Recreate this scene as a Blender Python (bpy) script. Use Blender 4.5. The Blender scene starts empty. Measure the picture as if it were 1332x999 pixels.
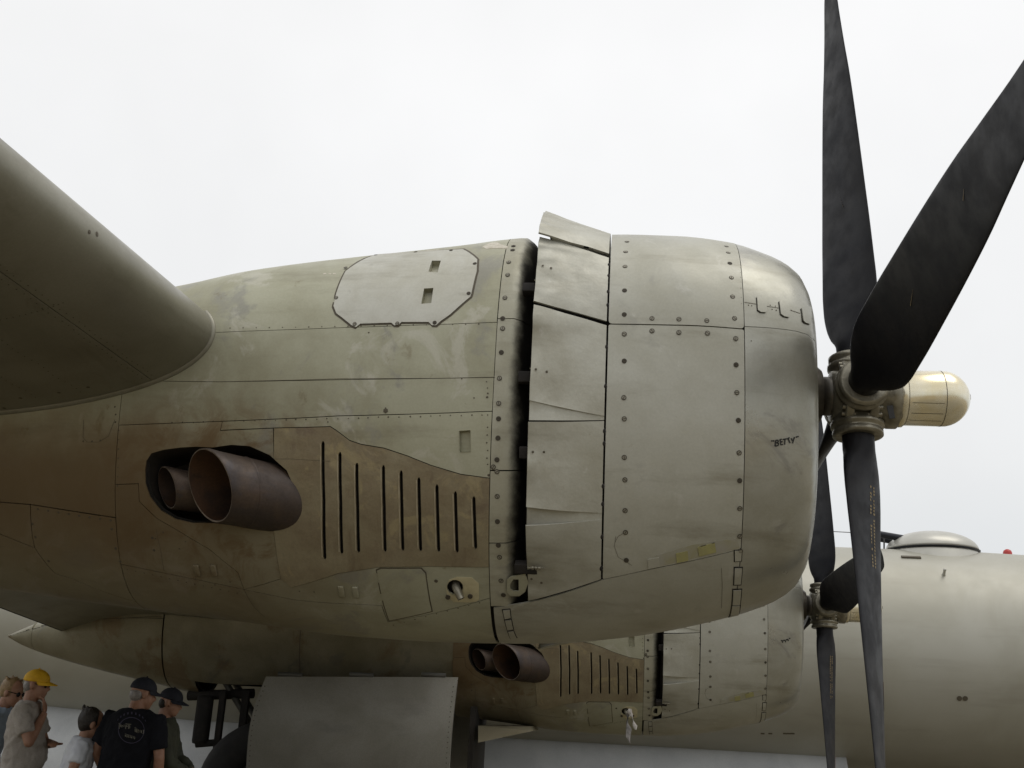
import bpy, bmesh, math, random
from math import sin, cos, pi, radians, atan2, sqrt
from mathutils import Vector, Matrix, noise
from mathutils.bvhtree import BVHTree
from mathutils.geometry import delaunay_2d_cdt

random.seed(7)
sc = bpy.context.scene
COL = sc.collection

# ------------------------------------------------------------------ camera
EYE = Vector((0.0, 0.0, 1.65))
FPX, YAW, PITCH, ROLL = 1385.5, 0.1087, 0.2936, 0.0538
_F = Vector((-sin(YAW) * cos(PITCH), cos(YAW) * cos(PITCH), sin(PITCH)))
_R = Vector((cos(YAW), sin(YAW), 0))
_U = _R.cross(_F)
_R, _U = cos(ROLL) * _R + sin(ROLL) * _U, cos(ROLL) * _U - sin(ROLL) * _R
cd = bpy.data.cameras.new('camera')
cam = bpy.data.objects.new('camera', cd)
COL.objects.link(cam)
cd.sensor_fit = 'HORIZONTAL'
cd.sensor_width = 36
cd.lens = FPX / 1332 * 36
cd.clip_start = 0.05
cd.clip_end = 5000
m = Matrix((_R, _U, -_F)).transposed().to_4x4()
m.translation = EYE
cam.matrix_world = m
sc.camera = cam

# ------------------------------------------------------------------ sky, sun, exposure
SUN_EL, SUN_AZ = radians(70), radians(105)
w = bpy.data.worlds.new('World')
sc.world = w
w.use_nodes = True
nt = w.node_tree
nt.nodes.clear()
def N(tree, t, **kw):
    n = tree.nodes.new(t)
    for k, v in kw.items():
        setattr(n, k, v)
    return n
L = nt.links.new
out = N(nt, 'ShaderNodeOutputWorld')
bg = N(nt, 'ShaderNodeBackground')
sky = N(nt, 'ShaderNodeTexSky', sky_type='NISHITA')
sky.sun_disc = False
sky.sun_elevation = SUN_EL
sky.sun_rotation = SUN_AZ
sky.air_density = 1.0
sky.dust_density = 6.0
sky.ozone_density = 1.0
tc = N(nt, 'ShaderNodeTexCoord')
sep = N(nt, 'ShaderNodeSeparateXYZ')
L(tc.outputs['Generated'], sep.inputs[0])
# overcast deck: a little dimmer and bluer towards the horizon, soft cloud mottling
ramp = N(nt, 'ShaderNodeValToRGB')
ramp.color_ramp.elements[0].position = 0.0
ramp.color_ramp.elements[0].color = (0.69, 0.735, 0.765, 1)
ramp.color_ramp.elements[1].position = 0.55
ramp.color_ramp.elements[1].color = (1.0, 1.0, 1.0, 1)
e = ramp.color_ramp.elements.new(0.22)
e.color = (0.885, 0.895, 0.90, 1)
L(sep.outputs[2], ramp.inputs[0])
cn = N(nt, 'ShaderNodeTexNoise')
cn.inputs['Scale'].default_value = 1.6
cn.inputs['Detail'].default_value = 5
cn.inputs['Roughness'].default_value = 0.55
L(tc.outputs['Generated'], cn.inputs['Vector'])
cm = N(nt, 'ShaderNodeMapRange')
cm.inputs['From Min'].default_value = 0.3
cm.inputs['From Max'].default_value = 0.7
cm.inputs['To Min'].default_value = 9.0
cm.inputs['To Max'].default_value = 10.3
L(cn.outputs[0], cm.inputs[0])
mul = N(nt, 'ShaderNodeVectorMath', operation='SCALE')
L(ramp.outputs[0], mul.inputs[0])
L(cm.outputs[0], mul.inputs['Scale'])
mix = N(nt, 'ShaderNodeMix', data_type='RGBA')
mix.inputs[0].default_value = 0.94
L(sky.outputs[0], mix.inputs[6])
L(mul.outputs[0], mix.inputs[7])
L(mix.outputs[2], bg.inputs[0])
bg.inputs[1].default_value = 0.1
L(bg.outputs[0], out.inputs[0])

sd = bpy.data.lights.new('sun', 'SUN')
sun = bpy.data.objects.new('sun', sd)
COL.objects.link(sun)
sd.energy = 0.9
sd.angle = radians(40)
sd.color = (1.0, 0.97, 0.92)
_sd = Vector((sin(SUN_AZ) * cos(SUN_EL), cos(SUN_AZ) * cos(SUN_EL), sin(SUN_EL)))
sun.rotation_euler = _sd.to_track_quat('Z', 'Y').to_euler()
sun.location = (0, 0, 30)
sc.view_settings.view_transform = 'Standard'
sc.view_settings.look = 'None'
sc.view_settings.exposure = 0.0
sc.view_settings.gamma = 1.0
sc.view_settings.use_curve_mapping = False

# ------------------------------------------------------------------ helpers
def ray(px, py):
    return (_F + _R * ((px - 666) / FPX) - _U * ((py - 499.5) / FPX)).normalized()
def un(px, py, Y):
    d = ray(px, py)
    return EYE + d * ((Y - EYE.y) / d.y)
def proj(P):
    q = P - EYE
    d = q.dot(_F)
    return 666 + FPX * q.dot(_R) / d, 499.5 - FPX * q.dot(_U) / d

WL = {}
def empty(name, loc, parent=None, **props):
    o = bpy.data.objects.new(name, None)
    o.empty_display_size = 0.2
    COL.objects.link(o)
    loc = Vector(loc)
    WL[o] = loc
    if parent:
        o.parent = parent
        o.location = loc - WL[parent]
    else:
        o.location = loc
    for k, v in props.items():
        o[k] = v
    return o
def link(name, me, parent=None, loc=(0, 0, 0), **props):
    """mesh vertices are relative to world position loc"""
    o = bpy.data.objects.new(name, me)
    COL.objects.link(o)
    loc = Vector(loc)
    WL[o] = loc
    if parent:
        o.parent = parent
        o.location = loc - WL[parent]
    else:
        o.location = loc
    for k, v in props.items():
        o[k] = v
    return o

class MB:
    """collects geometry in world coordinates"""
    def __init__(s):
        s.v = []; s.f = []; s.mi = []; s.sm = []
    def add(s, verts, faces, mi=0, smooth=False):
        b = len(s.v)
        s.v += [Vector(p) for p in verts]
        for f in faces:
            s.f.append(tuple(b + i for i in f)); s.mi.append(mi); s.sm.append(smooth)
        return s
    def box(s, c, size, rot=None, mi=0, bev=0.0):
        c = Vector(c); hx, hy, hz = [q / 2 for q in size]
        M = rot or Matrix.Identity(3)
        if bev <= 0:
            P = [Vector((x * hx, y * hy, z * hz)) for x in (-1, 1) for y in (-1, 1) for z in (-1, 1)]
            s.add([c + M @ p for p in P], [(0, 1, 3, 2), (4, 6, 7, 5), (0, 4, 5, 1), (2, 3, 7, 6), (0, 2, 6, 4), (1, 5, 7, 3)], mi)
        else:
            bm = bmesh.new(); bmesh.ops.create_cube(bm, size=1)
            for v in bm.verts: v.co = Vector((v.co.x * size[0], v.co.y * size[1], v.co.z * size[2]))
            bmesh.ops.bevel(bm, geom=bm.edges[:], offset=bev, segments=2, profile=.6, affect='EDGES')
            bm.verts.index_update()
            s.add([c + M @ v.co for v in bm.verts], [[v.index for v in f.verts] for f in bm.faces], mi, True)
            bm.free()
        return s
    def tube(s, pts, rad, n=16, mi=0, cap=True, smooth=True):
        pts = [Vector(p) for p in pts]
        if not isinstance(rad, (list, tuple)): rad = [rad] * len(pts)
        rings = []; up = None
        for i, p in enumerate(pts):
            t = (pts[min(i + 1, len(pts) - 1)] - pts[max(i - 1, 0)])
            t = t.normalized() if t.length > 1e-9 else Vector((0, 0, 1))
            if up is None:
                up = Vector((0, 0, 1)) if abs(t.z) < .9 else Vector((1, 0, 0))
            a = (up - t * up.dot(t)).normalized(); up = a
            b = t.cross(a)
            rings.append([p + (a * cos(2 * pi * k / n) + b * sin(2 * pi * k / n)) * rad[i] for k in range(n)])
        V = [q for r in rings for q in r]
        Fc = []
        for i in range(len(rings) - 1):
            for k in range(n):
                k2 = (k + 1) % n
                Fc.append((i * n + k, (i + 1) * n + k, (i + 1) * n + k2, i * n + k2)[::-1])
        s.add(V, Fc, mi, smooth)
        if cap:
            s.add(rings[0], [tuple(range(n))], mi); s.add(rings[-1], [tuple(range(n))[::-1]], mi)
        return s
    def ell(s, c, r, mi=0, nu=20, nv=12, M=None, zmin=-1.0):
        c = Vector(c); M = M or Matrix.Identity(3)
        V = []; Fc = []
        a0 = math.asin(zmin)
        for j in range(nv + 1):
            a = a0 + (pi / 2 - a0) * j / nv
            for i in range(nu):
                t = 2 * pi * i / nu
                V.append(c + M @ Vector((r[0] * cos(a) * cos(t), r[1] * cos(a) * sin(t), r[2] * sin(a))))
        for j in range(nv):
            for i in range(nu):
                i2 = (i + 1) % nu
                Fc.append((j * nu + i, j * nu + i2, (j + 1) * nu + i2, (j + 1) * nu + i))
        if zmin > -1: Fc.append(tuple(range(nu))[::-1])
        return s.add(V, Fc, mi, True)
    def grid(s, rows, mi=0, smooth=True, closed=False):
        n = len(rows[0]); V = [p for r in rows for p in r]; Fc = []
        for i in range(len(rows) - 1):
            for k in range(n if closed else n - 1):
                k2 = (k + 1) % n
                Fc.append((i * n + k, i * n + k2, (i + 1) * n + k2, (i + 1) * n + k))
        return s.add(V, Fc, mi, smooth)
    def mesh(s, name, mats, org=(0, 0, 0), weld=0.0, fixn=True):
        org = Vector(org)
        me = bpy.data.meshes.new(name)
        me.from_pydata([v - org for v in s.v], [], s.f)
        for mt in (mats if isinstance(mats, (list, tuple)) else [mats]): me.materials.append(mt)
        me.polygons.foreach_set('material_index', s.mi)
        me.polygons.foreach_set('use_smooth', s.sm)
        if weld or fixn:
            bm = bmesh.new(); bm.from_mesh(me)
            if weld: bmesh.ops.remove_doubles(bm, verts=bm.verts[:], dist=weld)
            if fixn: bmesh.ops.recalc_face_normals(bm, faces=bm.faces[:])
            bm.to_mesh(me); bm.free()
        me.update()
        return me
    def build(s, name, mats, parent=None, org=(0, 0, 0), weld=0.0, fixn=True, **props):
        return link(name, s.mesh(name, mats, org, weld, fixn), parent, org, **props)

# ------------------------------------------------------------------ materials
def mat(name, col, rough=.5, metal=0.0, var=None, vscale=3.0, fine=0.0, bump=0.0, bscale=6.0, rvar=0.0, objvar=0.0,
        spots=None, streak=None, extra=None, spec=.5, coat=0.0, emis=None):
    mt = bpy.data.materials.new(name); mt.use_nodes = True
    t = mt.node_tree; b = t.nodes['Principled BSDF']; l = t.links.new
    b.inputs['Roughness'].default_value = rough; b.inputs['Metallic'].default_value = metal
    b.inputs['Specular IOR Level'].default_value = spec
    b.inputs['Coat Weight'].default_value = coat
    co = N(t, 'ShaderNodeTexCoord')
    vec = co.outputs['Object']
    cur = None
    def rgb(c):
        n = N(t, 'ShaderNodeRGB'); n.outputs[0].default_value = (*c, 1); return n.outputs[0]
    def noise_(scale, det=4, ro=.55, v=None, dist=0.0):
        n = N(t, 'ShaderNodeTexNoise'); n.inputs['Scale'].default_value = scale
        n.inputs['Detail'].default_value = det; n.inputs['Roughness'].default_value = ro
        n.inputs['Distortion'].default_value = dist
        l(v or vec, n.inputs['Vector']); return n.outputs[0]
    def rng(i, a, b_, c=0, d=1):
        n = N(t, 'ShaderNodeMapRange'); n.interpolation_type = 'SMOOTHSTEP'
        for k, q in zip(('From Min', 'From Max', 'To Min', 'To Max'), (a, b_, c, d)): n.inputs[k].default_value = q
        l(i, n.inputs[0]); return n.outputs[0]
    def mixc(f, a, b_, mode='MIX'):
        n = N(t, 'ShaderNodeMix', data_type='RGBA', blend_type=mode)
        if isinstance(f, (int, float)): n.inputs[0].default_value = f
        else: l(f, n.inputs[0])
        l(a, n.inputs[6]); l(b_, n.inputs[7]); return n.outputs[2]
    def mth(op, a, b_=None):
        n = N(t, 'ShaderNodeMath', operation=op)
        for i, q in enumerate((a, b_)):
            if q is None: continue
            if isinstance(q, (int, float)): n.inputs[i].default_value = q
            else: l(q, n.inputs[i])
        return n.outputs[0]
    def mapped(scale=(1, 1, 1), loc=(0, 0, 0)):
        n = N(t, 'ShaderNodeMapping'); n.inputs['Scale'].default_value = scale; n.inputs['Location'].default_value = loc
        l(vec, n.inputs[0]); return n.outputs[0]
    cur = rgb(col)
    if var: cur = mixc(rng(noise_(vscale, 5, .6, dist=.4), .35, .68), cur, rgb(var))
    if streak:     # thin runs of dirt, (colour, strength, mapping scale)
        cur = mixc(mth('MULTIPLY', rng(noise_(1.0, 6, .65, mapped(streak[2])), .52, .75), streak[1]), cur, rgb(streak[0]))
    if spots:      # (colour, noise scale, threshold, strength)
        for sp in spots:
            cur = mixc(mth('MULTIPLY', rng(noise_(sp[1], 6, .65, dist=.6), sp[2], sp[2] + .1), sp[3]), cur, rgb(sp[0]))
    if fine:
        cur = mixc(fine, cur, mixc(rng(noise_(90, 3, .7), .3, .7), rgb((.0, .0, .0)), rgb((1, 1, 1))), 'OVERLAY')
    if extra: cur = extra(locals(), cur)
    if objvar:
        oi = N(t, 'ShaderNodeObjectInfo')
        hs = N(t, 'ShaderNodeHueSaturation')
        l(mth('ADD', mth('MULTIPLY', oi.outputs['Random'], objvar), 1 - objvar / 2), hs.inputs['Value'])
        l(cur, hs.inputs['Color']); cur = hs.outputs[0]
    l(cur, b.inputs['Base Color'])
    if rvar: l(rng(noise_(vscale * 2.3, 5, .6), .3, .7, rough - rvar, rough + rvar), b.inputs['Roughness'])
    if bump:
        bn = N(t, 'ShaderNodeBump'); bn.inputs['Strength'].default_value = bump; bn.inputs['Distance'].default_value = .02
        l(noise_(bscale, 4, .5), bn.inputs['Height']); l(bn.outputs[0], b.inputs['Normal'])
    if emis:
        b.inputs['Emission Color'].default_value = (*emis[0], 1); b.inputs['Emission Strength'].default_value = emis[1]
    return mt

def heat_extra(s, cur):
    """soot and heat tint trailing aft of the turbo outlet; object x runs along the aircraft"""
    t, l = s['t'], s['l']
    sp = N(t, 'ShaderNodeSeparateXYZ'); l(s['vec'], sp.inputs[0])
    nz = s['noise_'](2.2, 5, .6)
    # plume axis: object z about -0.76 just aft of the outlet, growing with distance
    dz = s['mth']('ABSOLUTE', s['mth']('ADD', s['mth']('ADD', sp.outputs[2], 0.76), s['mth']('MULTIPLY', s['mth']('SUBTRACT', nz, .5), .45)))
    f = s['mth']('MULTIPLY', s['rng'](dz, .38, .03), s['rng'](sp.outputs[0], -1.75, -2.25))
    cur = s['mixc'](s['mth']('MULTIPLY', f, .75), cur, s['rgb']((.10, .06, .03)))
    f2 = s['mth']('MULTIPLY', s['rng'](dz, .5, .2), s['rng'](sp.outputs[0], -1.5, -2.4))
    cur = s['mixc'](s['mth']('MULTIPLY', f2, .45), cur, s['rgb']((.22, .14, .06)))
    # rust and burnt oil splashed around the outlet
    dx = s['mth']('MULTIPLY', s['mth']('ADD', sp.outputs[0], 1.95), .62)
    dd = s['mth']('SQRT', s['mth']('ADD', s['mth']('MULTIPLY', dx, dx), s['mth']('MULTIPLY', s['mth']('ADD', sp.outputs[2], .78), s['mth']('ADD', sp.outputs[2], .78))))
    f4 = s['mth']('MULTIPLY', s['rng'](dd, .62, .2), s['rng'](s['noise_'](5.0, 6, .7, dist=.8), .42, .62))
    cur = s['mixc'](s['mth']('MULTIPLY', f4, .8), cur, s['rgb']((.15, .082, .03)))
    # thin brown exhaust film over the whole lower flank behind the louvres
    f3 = s['mth']('MULTIPLY', s['rng'](s['mth']('ADD', sp.outputs[2], s['mth']('MULTIPLY', nz, .5)), -.02, -.42), s['rng'](s['mth']('ADD', sp.outputs[0], s['mth']('MULTIPLY', nz, .6)), -.6, -1.6))
    return s['mixc'](s['mth']('MULTIPLY', f3, .62), cur, s['rgb']((.145, .105, .055)))

SK = dict(metal=.32, rough=.50, rvar=.09, fine=.035, bump=.17, bscale=5.0, objvar=.10,
          streak=((.17, .15, .10), .45, (1.2, 1.2, 7.0)))
M_skin = mat('weathered_aluminium_paint', (.405, .40, .30), var=(.315, .303, .212), vscale=1.9,
             spots=[((.50, .485, .41), 3.4, .56, .6), ((.25, .245, .22), 2.1, .55, .65), ((.19, .155, .085), 5.5, .63, .6)], extra=heat_extra, **SK)
M_cowl = mat('cowl_aluminium_paint', (.45, .447, .392), var=(.38, .372, .308), vscale=1.4,
             spots=[((.53, .525, .48), 5.5, .60, .45), ((.31, .305, .27), 2.3, .56, .55), ((.26, .23, .16), 11, .67, .6)], **SK)
M_nose = mat('nose_ring_paint', (.42, .418, .37), var=(.345, .338, .282), vscale=1.9,
             spots=[((.52, .515, .48), 5.5, .62, .4), ((.25, .245, .225), 2.6, .56, .6)], **dict(SK, rough=.36, metal=.5))
M_flap = mat('flap_aluminium', (.45, .445, .385), var=(.375, .364, .30), vscale=3,
             spots=[((.54, .535, .50), 9, .62, .5), ((.27, .25, .19), 7, .64, .6)], **dict(SK, bump=.3, bscale=8))
M_hatch = mat('hatch_aluminium', (.52, .515, .455), var=(.46, .45, .38), vscale=4, spots=[((.36, .35, .30), 9, .63, .5)], **dict(SK, bump=.05))
M_heat = mat('heat_stained_steel', (.305, .265, .175), var=(.245, .20, .13), vscale=3.5,
             spots=[((.37, .31, .18), 5, .55, .7), ((.16, .115, .085), 3, .58, .6), ((.40, .37, .28), 8, .66, .5)], streak=((.13, .085, .05), .55, (7.0, 1.2, 1.4)),
             metal=.4, rough=.46, rvar=.1, fine=.06, bump=.45, bscale=7, objvar=.05)
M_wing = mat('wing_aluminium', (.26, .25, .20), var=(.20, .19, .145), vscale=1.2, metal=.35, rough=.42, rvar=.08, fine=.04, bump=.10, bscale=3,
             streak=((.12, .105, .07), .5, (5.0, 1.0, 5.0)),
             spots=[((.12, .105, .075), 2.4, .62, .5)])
M_fus = mat('fuselage_aluminium', (.40, .39, .335), var=(.35, .338, .28), vscale=.8, metal=.3, rough=.5, rvar=.05, bump=.06, bscale=2.2,
            streak=((.22, .20, .16), .4, (.25, 2.5, 2.5)))
M_door = mat('bay_door_paint', (.42, .43, .43), var=(.36, .37, .375), vscale=2.2, metal=.1, rough=.55, fine=.06, bump=.05)
M_gear_door = mat('gear_door_paint', (.29, .28, .245), var=(.23, .22, .185), vscale=1.6, metal=.25, rough=.55, fine=.08,
                  streak=((.17, .16, .15), .5, (1.5, 1.5, 4)), bump=.06)
M_in = mat('dark_bay_interior', (.018, .016, .013), rough=.9, var=(.03, .025, .02))
M_edge = mat('soot_black', (.010, .009, .008), rough=.85, var=(.022, .018, .015), vscale=8)
M_exh = mat('burnt_exhaust_steel', (.055, .042, .036), var=(.085, .058, .040), vscale=5, metal=.4, rough=.55, rvar=.1, fine=.12, bump=.12, bscale=14,
            spots=[((.05, .043, .045), 6, .55, .7), ((.16, .095, .05), 9, .64, .6)], streak=((.07, .05, .05), .5, (3, 3, 12)))
M_exh_in = mat('rusty_exhaust_inside', (.075, .036, .016), var=(.03, .018, .013), vscale=7, metal=.3, rough=.75, fine=.15)
M_exh_rim = mat('worn_exhaust_rim', (.30, .255, .22), var=(.17, .135, .11), vscale=18, metal=.6, rough=.5)
M_blade = mat('matt_black_blade', (.009, .0095, .013), var=(.016, .0155, .017), vscale=3, rough=.55, rvar=.1, spec=.22, fine=.05,
              spots=[((.028, .026, .026), 14, .68, .6), ((.020, .020, .025), 3, .56, .3)], streak=((.024, .023, .026), .25, (9, 9, 2)))
M_hub = mat('hub_aluminium', (.31, .29, .23), var=(.19, .175, .135), vscale=14, metal=.6, rough=.38, rvar=.1, bump=.1, bscale=40)
M_hubd = mat('oily_hub_steel', (.085, .078, .065), var=(.14, .125, .10), vscale=9, metal=.6, rough=.42)
M_dome = mat('varnished_dome', (.84, .80, .66), var=(.76, .67, .44), vscale=4, metal=.7, rough=.24, rvar=.07, coat=.4, streak=((.30, .26, .16), .5, (1.0, 14, 14)))
M_screw = mat('screw_steel', (.25, .235, .19), metal=.5, rough=.5)
M_screw_d = mat('screw_recess', (.06, .05, .035), rough=.7)
M_rivet = mat('rivet_dirt', (.10, .085, .06), metal=.3, rough=.6)
M_primer = mat('yellow_green_primer', (.38, .36, .15), var=(.30, .28, .14), vscale=12, metal=.2, rough=.55)
M_plate = mat('cream_plate', (.52, .47, .30), var=(.43, .38, .24), vscale=20, metal=.1, rough=.5)
M_letter = mat('black_lettering', (.015, .015, .015), rough=.6)
M_stencil = mat('ochre_stencil', (.22, .16, .07), rough=.6)
M_red = mat('red_paint', (.45, .035, .03), rough=.35)
M_redmark = mat('faded_red_mark', (.26, .045, .035), rough=.5)
M_rubber = mat('tyre_rubber', (.012, .012, .013), rough=.8, var=(.022, .021, .02), vscale=6)
M_strut = mat('gear_strut_grey', (.12, .12, .11), metal=.3, rough=.5, var=(.07, .07, .06))
M_turret = mat('turret_dome_alu', (.50, .49, .44), var=(.44, .43, .38), vscale=3, metal=.45, rough=.35)
M_gun = mat('gun_metal', (.02, .022, .028), metal=.5, rough=.4)
M_cable = mat('antenna_wire', (.08, .08, .08), rough=.6)
M_glass = mat('nose_glazing', (.03, .035, .04), rough=.08, spec=.8)
M_ground = mat('dry_ground', (.27, .205, .105), var=(.21, .165, .085), vscale=.25, rough=.9, fine=.2,
               spots=[((.30, .25, .15), .8, .55, .5), ((.13, .13, .07), .35, .6, .5)], bump=.3, bscale=20)
M_apron = mat('apron_asphalt', (.16, .135, .085), var=(.125, .105, .065), vscale=.6, rough=.85, fine=.15,
              spots=[((.035, .032, .03), 1.1, .66, .6)], bump=.15, bscale=30)

# ------------------------------------------------------------------ surfaces
def pchip(xk, yk):
    n = len(xk); h = [xk[i + 1] - xk[i] for i in range(n - 1)]; d = [(yk[i + 1] - yk[i]) / h[i] for i in range(n - 1)]
    mm = [0.0] * n; mm[0] = d[0]; mm[-1] = d[-1]
    for i in range(1, n - 1):
        if d[i - 1] * d[i] > 0:
            w1 = 2 * h[i] + h[i - 1]; w2 = h[i] + 2 * h[i - 1]
            mm[i] = (w1 + w2) / (w1 / d[i - 1] + w2 / d[i])
    def f(x):
        i = 0
        while i < n - 2 and x > xk[i + 1]: i += 1
        u = (x - xk[i]) / h[i]
        if u < 0: return yk[0] + mm[0] * (x - xk[0])
        if u > 1: return yk[-1] + mm[-1] * (x - xk[-1])
        return (2 * u**3 - 3 * u**2 + 1) * yk[i] + (u**3 - 2 * u**2 + u) * h[i] * mm[i] + (-2 * u**3 + 3 * u**2) * yk[i + 1] + (u**3 - u**2) * h[i] * mm[i + 1]
    return f

def spow(a, p): return math.copysign(abs(a)**p, a)

class Loft:
    """body along X; u = X, v = angle (radians), 0 towards the camera side, +90 up"""
    KV = 0.9
    def __init__(s, X, w, t, b, yc, zc, n=2.25, dent=0.0015, seed=0.0, zshift=None):
        s.X = X; s.w = pchip(X, w); s.t = pchip(X, t); s.b = pchip(X, b); s.yc = yc; s.zc = zc; s.n = n; s.dent = dent; s.seed = seed
        s.zs = pchip(X, zshift) if zshift else None
    def raw(s, u, v):
        c, q = cos(v), sin(v); p = 2 / s.n
        z = s.zc + (s.zs(u) if s.zs else 0)
        return Vector((u, s.yc - s.w(u) * spow(c, p), z + (s.t(u) if q > 0 else s.b(u)) * spow(q, p)))
    def nrm0(s, u, v):
        e = 2e-3
        a = s.raw(u + e, v) - s.raw(u - e, v); b = s.raw(u, v + e) - s.raw(u, v - e)
        n = a.cross(b)
        if n.length < 1e-12: n = Vector((0, -cos(v), sin(v)))
        n.normalize()
        return n if n.dot(Vector((0, -cos(v), sin(v)))) > 0 else -n
    def P(s, u, v, off=0.0):
        p = s.raw(u, v)
        if off or s.dent:
            n = s.nrm0(u, v); d = off
            if s.dent:
                q = Vector((p.x * 3.2 + s.seed, p.y * 3.2, p.z * 3.2))
                d += s.dent * noise.noise(q) * 2 + s.dent * .55 * noise.noise(q * 3.1)
            p = p + n * d
        return p
    def nrm(s, u, v):
        e = 6e-3
        a = s.P(u + e, v) - s.P(u - e, v); b = s.P(u, v + e) - s.P(u, v - e)
        return a.cross(b).normalized() if a.cross(b).dot(s.raw(u, v) - Vector((u, s.yc, s.zc))) > 0 else b.cross(a).normalized()
    def prep(s, nu=140, nv=120, v0=-pi, v1=pi):
        V = []; Fc = []
        x0, x1 = s.X[0], s.X[-1]
        for i in range(nu + 1):
            u = x0 + (x1 - x0) * i / nu
            for j in range(nv + 1): V.append(s.raw(u, v0 + (v1 - v0) * j / nv))
        for i in range(nu):
            for j in range(nv):
                a = i * (nv + 1) + j; Fc.append((a, a + 1, a + nv + 2, a + nv + 1))
        s.bvh = BVHTree.FromPolygons(V, Fc)
        return s
    def uv(s, P):
        z = P.z - s.zc - (s.zs(P.x) if s.zs else 0); h = s.t(P.x) if z > 0 else s.b(P.x)
        return P.x, atan2(spow(z / h, s.n / 2), spow((s.yc - P.y) / s.w(P.x), s.n / 2))
    def hit(s, px, py):
        h = s.bvh.ray_cast(EYE, ray(px, py))[0]
        k = 0
        while h is None and k < 60:          # just outside the outline: step towards the body's axis
            k += 1
            a = proj(Vector((s.X[len(s.X) // 2], s.yc, s.zc)))
            px += .6 * (1 if a[0] > px else -1) * (abs(a[0] - px) > 200); py += .6 * (1 if a[1] > py else -1)
            h = s.bvh.ray_cast(EYE, ray(px, py))[0]
        return s.uv(h)
class Wing:
    """u = world Y (span), v = chord parameter, -1 lower trailing edge .. 0 leading edge .. +1 upper trailing edge"""
    KV = 4.0
    dent = 0
    def __init__(s, le, chord, zle, thick, inc):
        s.le, s.ch, s.zl, s.th, s.inc = le, chord, zle, thick, inc
    def raw(s, u, v):
        c = s.ch(u); x = v * v * (1 if abs(v) <= 1 else 1); t = s.th(u)
        yt = 5 * t * (.2969 * sqrt(max(x, 0)) - .126 * x - .3516 * x * x + .2843 * x**3 - .1015 * x**4)
        cam_ = .05 * x * (1 - x)
        z = (cam_ + (yt if v > 0 else -yt)) * c
        xx = x * c
        a = s.inc
        return Vector((s.le(u) - xx * cos(a) + z * sin(a) * 0, u, s.zl(u) + z - xx * sin(a)))
    def P(s, u, v, off=0.0):
        p = s.raw(u, v)
        return p + s.nrm(u, v) * off if off else p
    def nrm(s, u, v):
        e = 4e-3
        v = max(min(v, .995), -.995)
        a = s.raw(u + e, v) - s.raw(u - e, v); b = s.raw(u, v + e) - s.raw(u, v - e)
        n = b.cross(a).normalized()
        ref = Vector((.6 * (1 - min(1, abs(v) * 3)), 0, 1 if v > 0 else -1))
        return n if n.dot(ref) > 0 else -n
    def prep(s, nu=80, nv=80, u0=-5.4, u1=15.5):
        V = []; Fc = []
        for i in range(nu + 1):
            for j in range(nv + 1): V.append(s.raw(u0 + (u1 - u0) * i / nu, -1 + 2 * j / nv))
        for i in range(nu):
            for j in range(nv):
                a = i * (nv + 1) + j; Fc.append((a, a + 1, a + nv + 2, a + nv + 1))
        s.bvh = BVHTree.FromPolygons(V, Fc); return s
    def hit(s, px, py):
        h = s.bvh.ray_cast(EYE, ray(px, py))[0]
        best = min(((s.raw(h.y, -1 + 2 * j / 400) - h).length, -1 + 2 * j / 400) for j in range(401))
        return h.y, best[1]

def inside(p, poly):
    x, y = p; c = False; j = len(poly) - 1
    for i in range(len(poly)):
        xi, yi = poly[i]; xj, yj = poly[j]
        if (yi > y) != (yj > y) and x < (xj - xi) * (y - yi) / (yj - yi + 1e-15) + xi: c = not c
        j = i
    return c
def area(P): return .5 * sum(P[i - 1][0] * P[i][1] - P[i][0] * P[i - 1][1] for i in range(len(P)))
def densify(P, h):
    R = []
    for i in range(len(P)):
        a, b = P[i], P[(i + 1) % len(P)]
        n = max(1, int(math.hypot(b[0] - a[0], b[1] - a[1]) / h + .5))
        R += [(a[0] + (b[0] - a[0]) * k / n, a[1] + (b[1] - a[1]) * k / n) for k in range(n)]
    return R
def inset(P, g):
    n = len(P); R = []; s = 1 if area(P) > 0 else -1
    for i in range(n):
        a, b, c = P[i - 1], P[i], P[(i + 1) % n]
        n1 = (-(b[1] - a[1]), b[0] - a[0]); n2 = (-(c[1] - b[1]), c[0] - b[0])
        l1 = math.hypot(*n1) or 1; l2 = math.hypot(*n2) or 1
        nx, ny = n1[0] / l1 + n2[0] / l2, n1[1] / l1 + n2[1] / l2
        q = nx * nx + ny * ny
        k = g * s * 2 / max(q, .6)
        R.append((b[0] + nx * k, b[1] + ny * k))
    return R
def rounded(P, r, k=4):
    R = []; n = len(P)
    for i in range(n):
        a, b, c = [Vector(P[q % n]) for q in (i - 1, i, i + 1)]
        d1, d2 = a - b, c - b
        rr = min(r, d1.length * .45, d2.length * .45)
        p, q = b + d1.normalized() * rr, b + d2.normalized() * rr
        for t in range(k + 1):
            t /= k; R.append(tuple(p * (1 - t)**2 + b * 2 * t * (1 - t) + q * t * t))
    return R

def resolve(S, pts):
    """pixels of the photograph -> surface parameters; ('q', u, degrees) is given directly"""
    R = []
    for p in pts:
        if p[0] == 'q': R.append((p[1], radians(p[2]) if isinstance(S, Loft) else p[2]))
        else: R.append(S.hit(*p))
    return R

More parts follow.
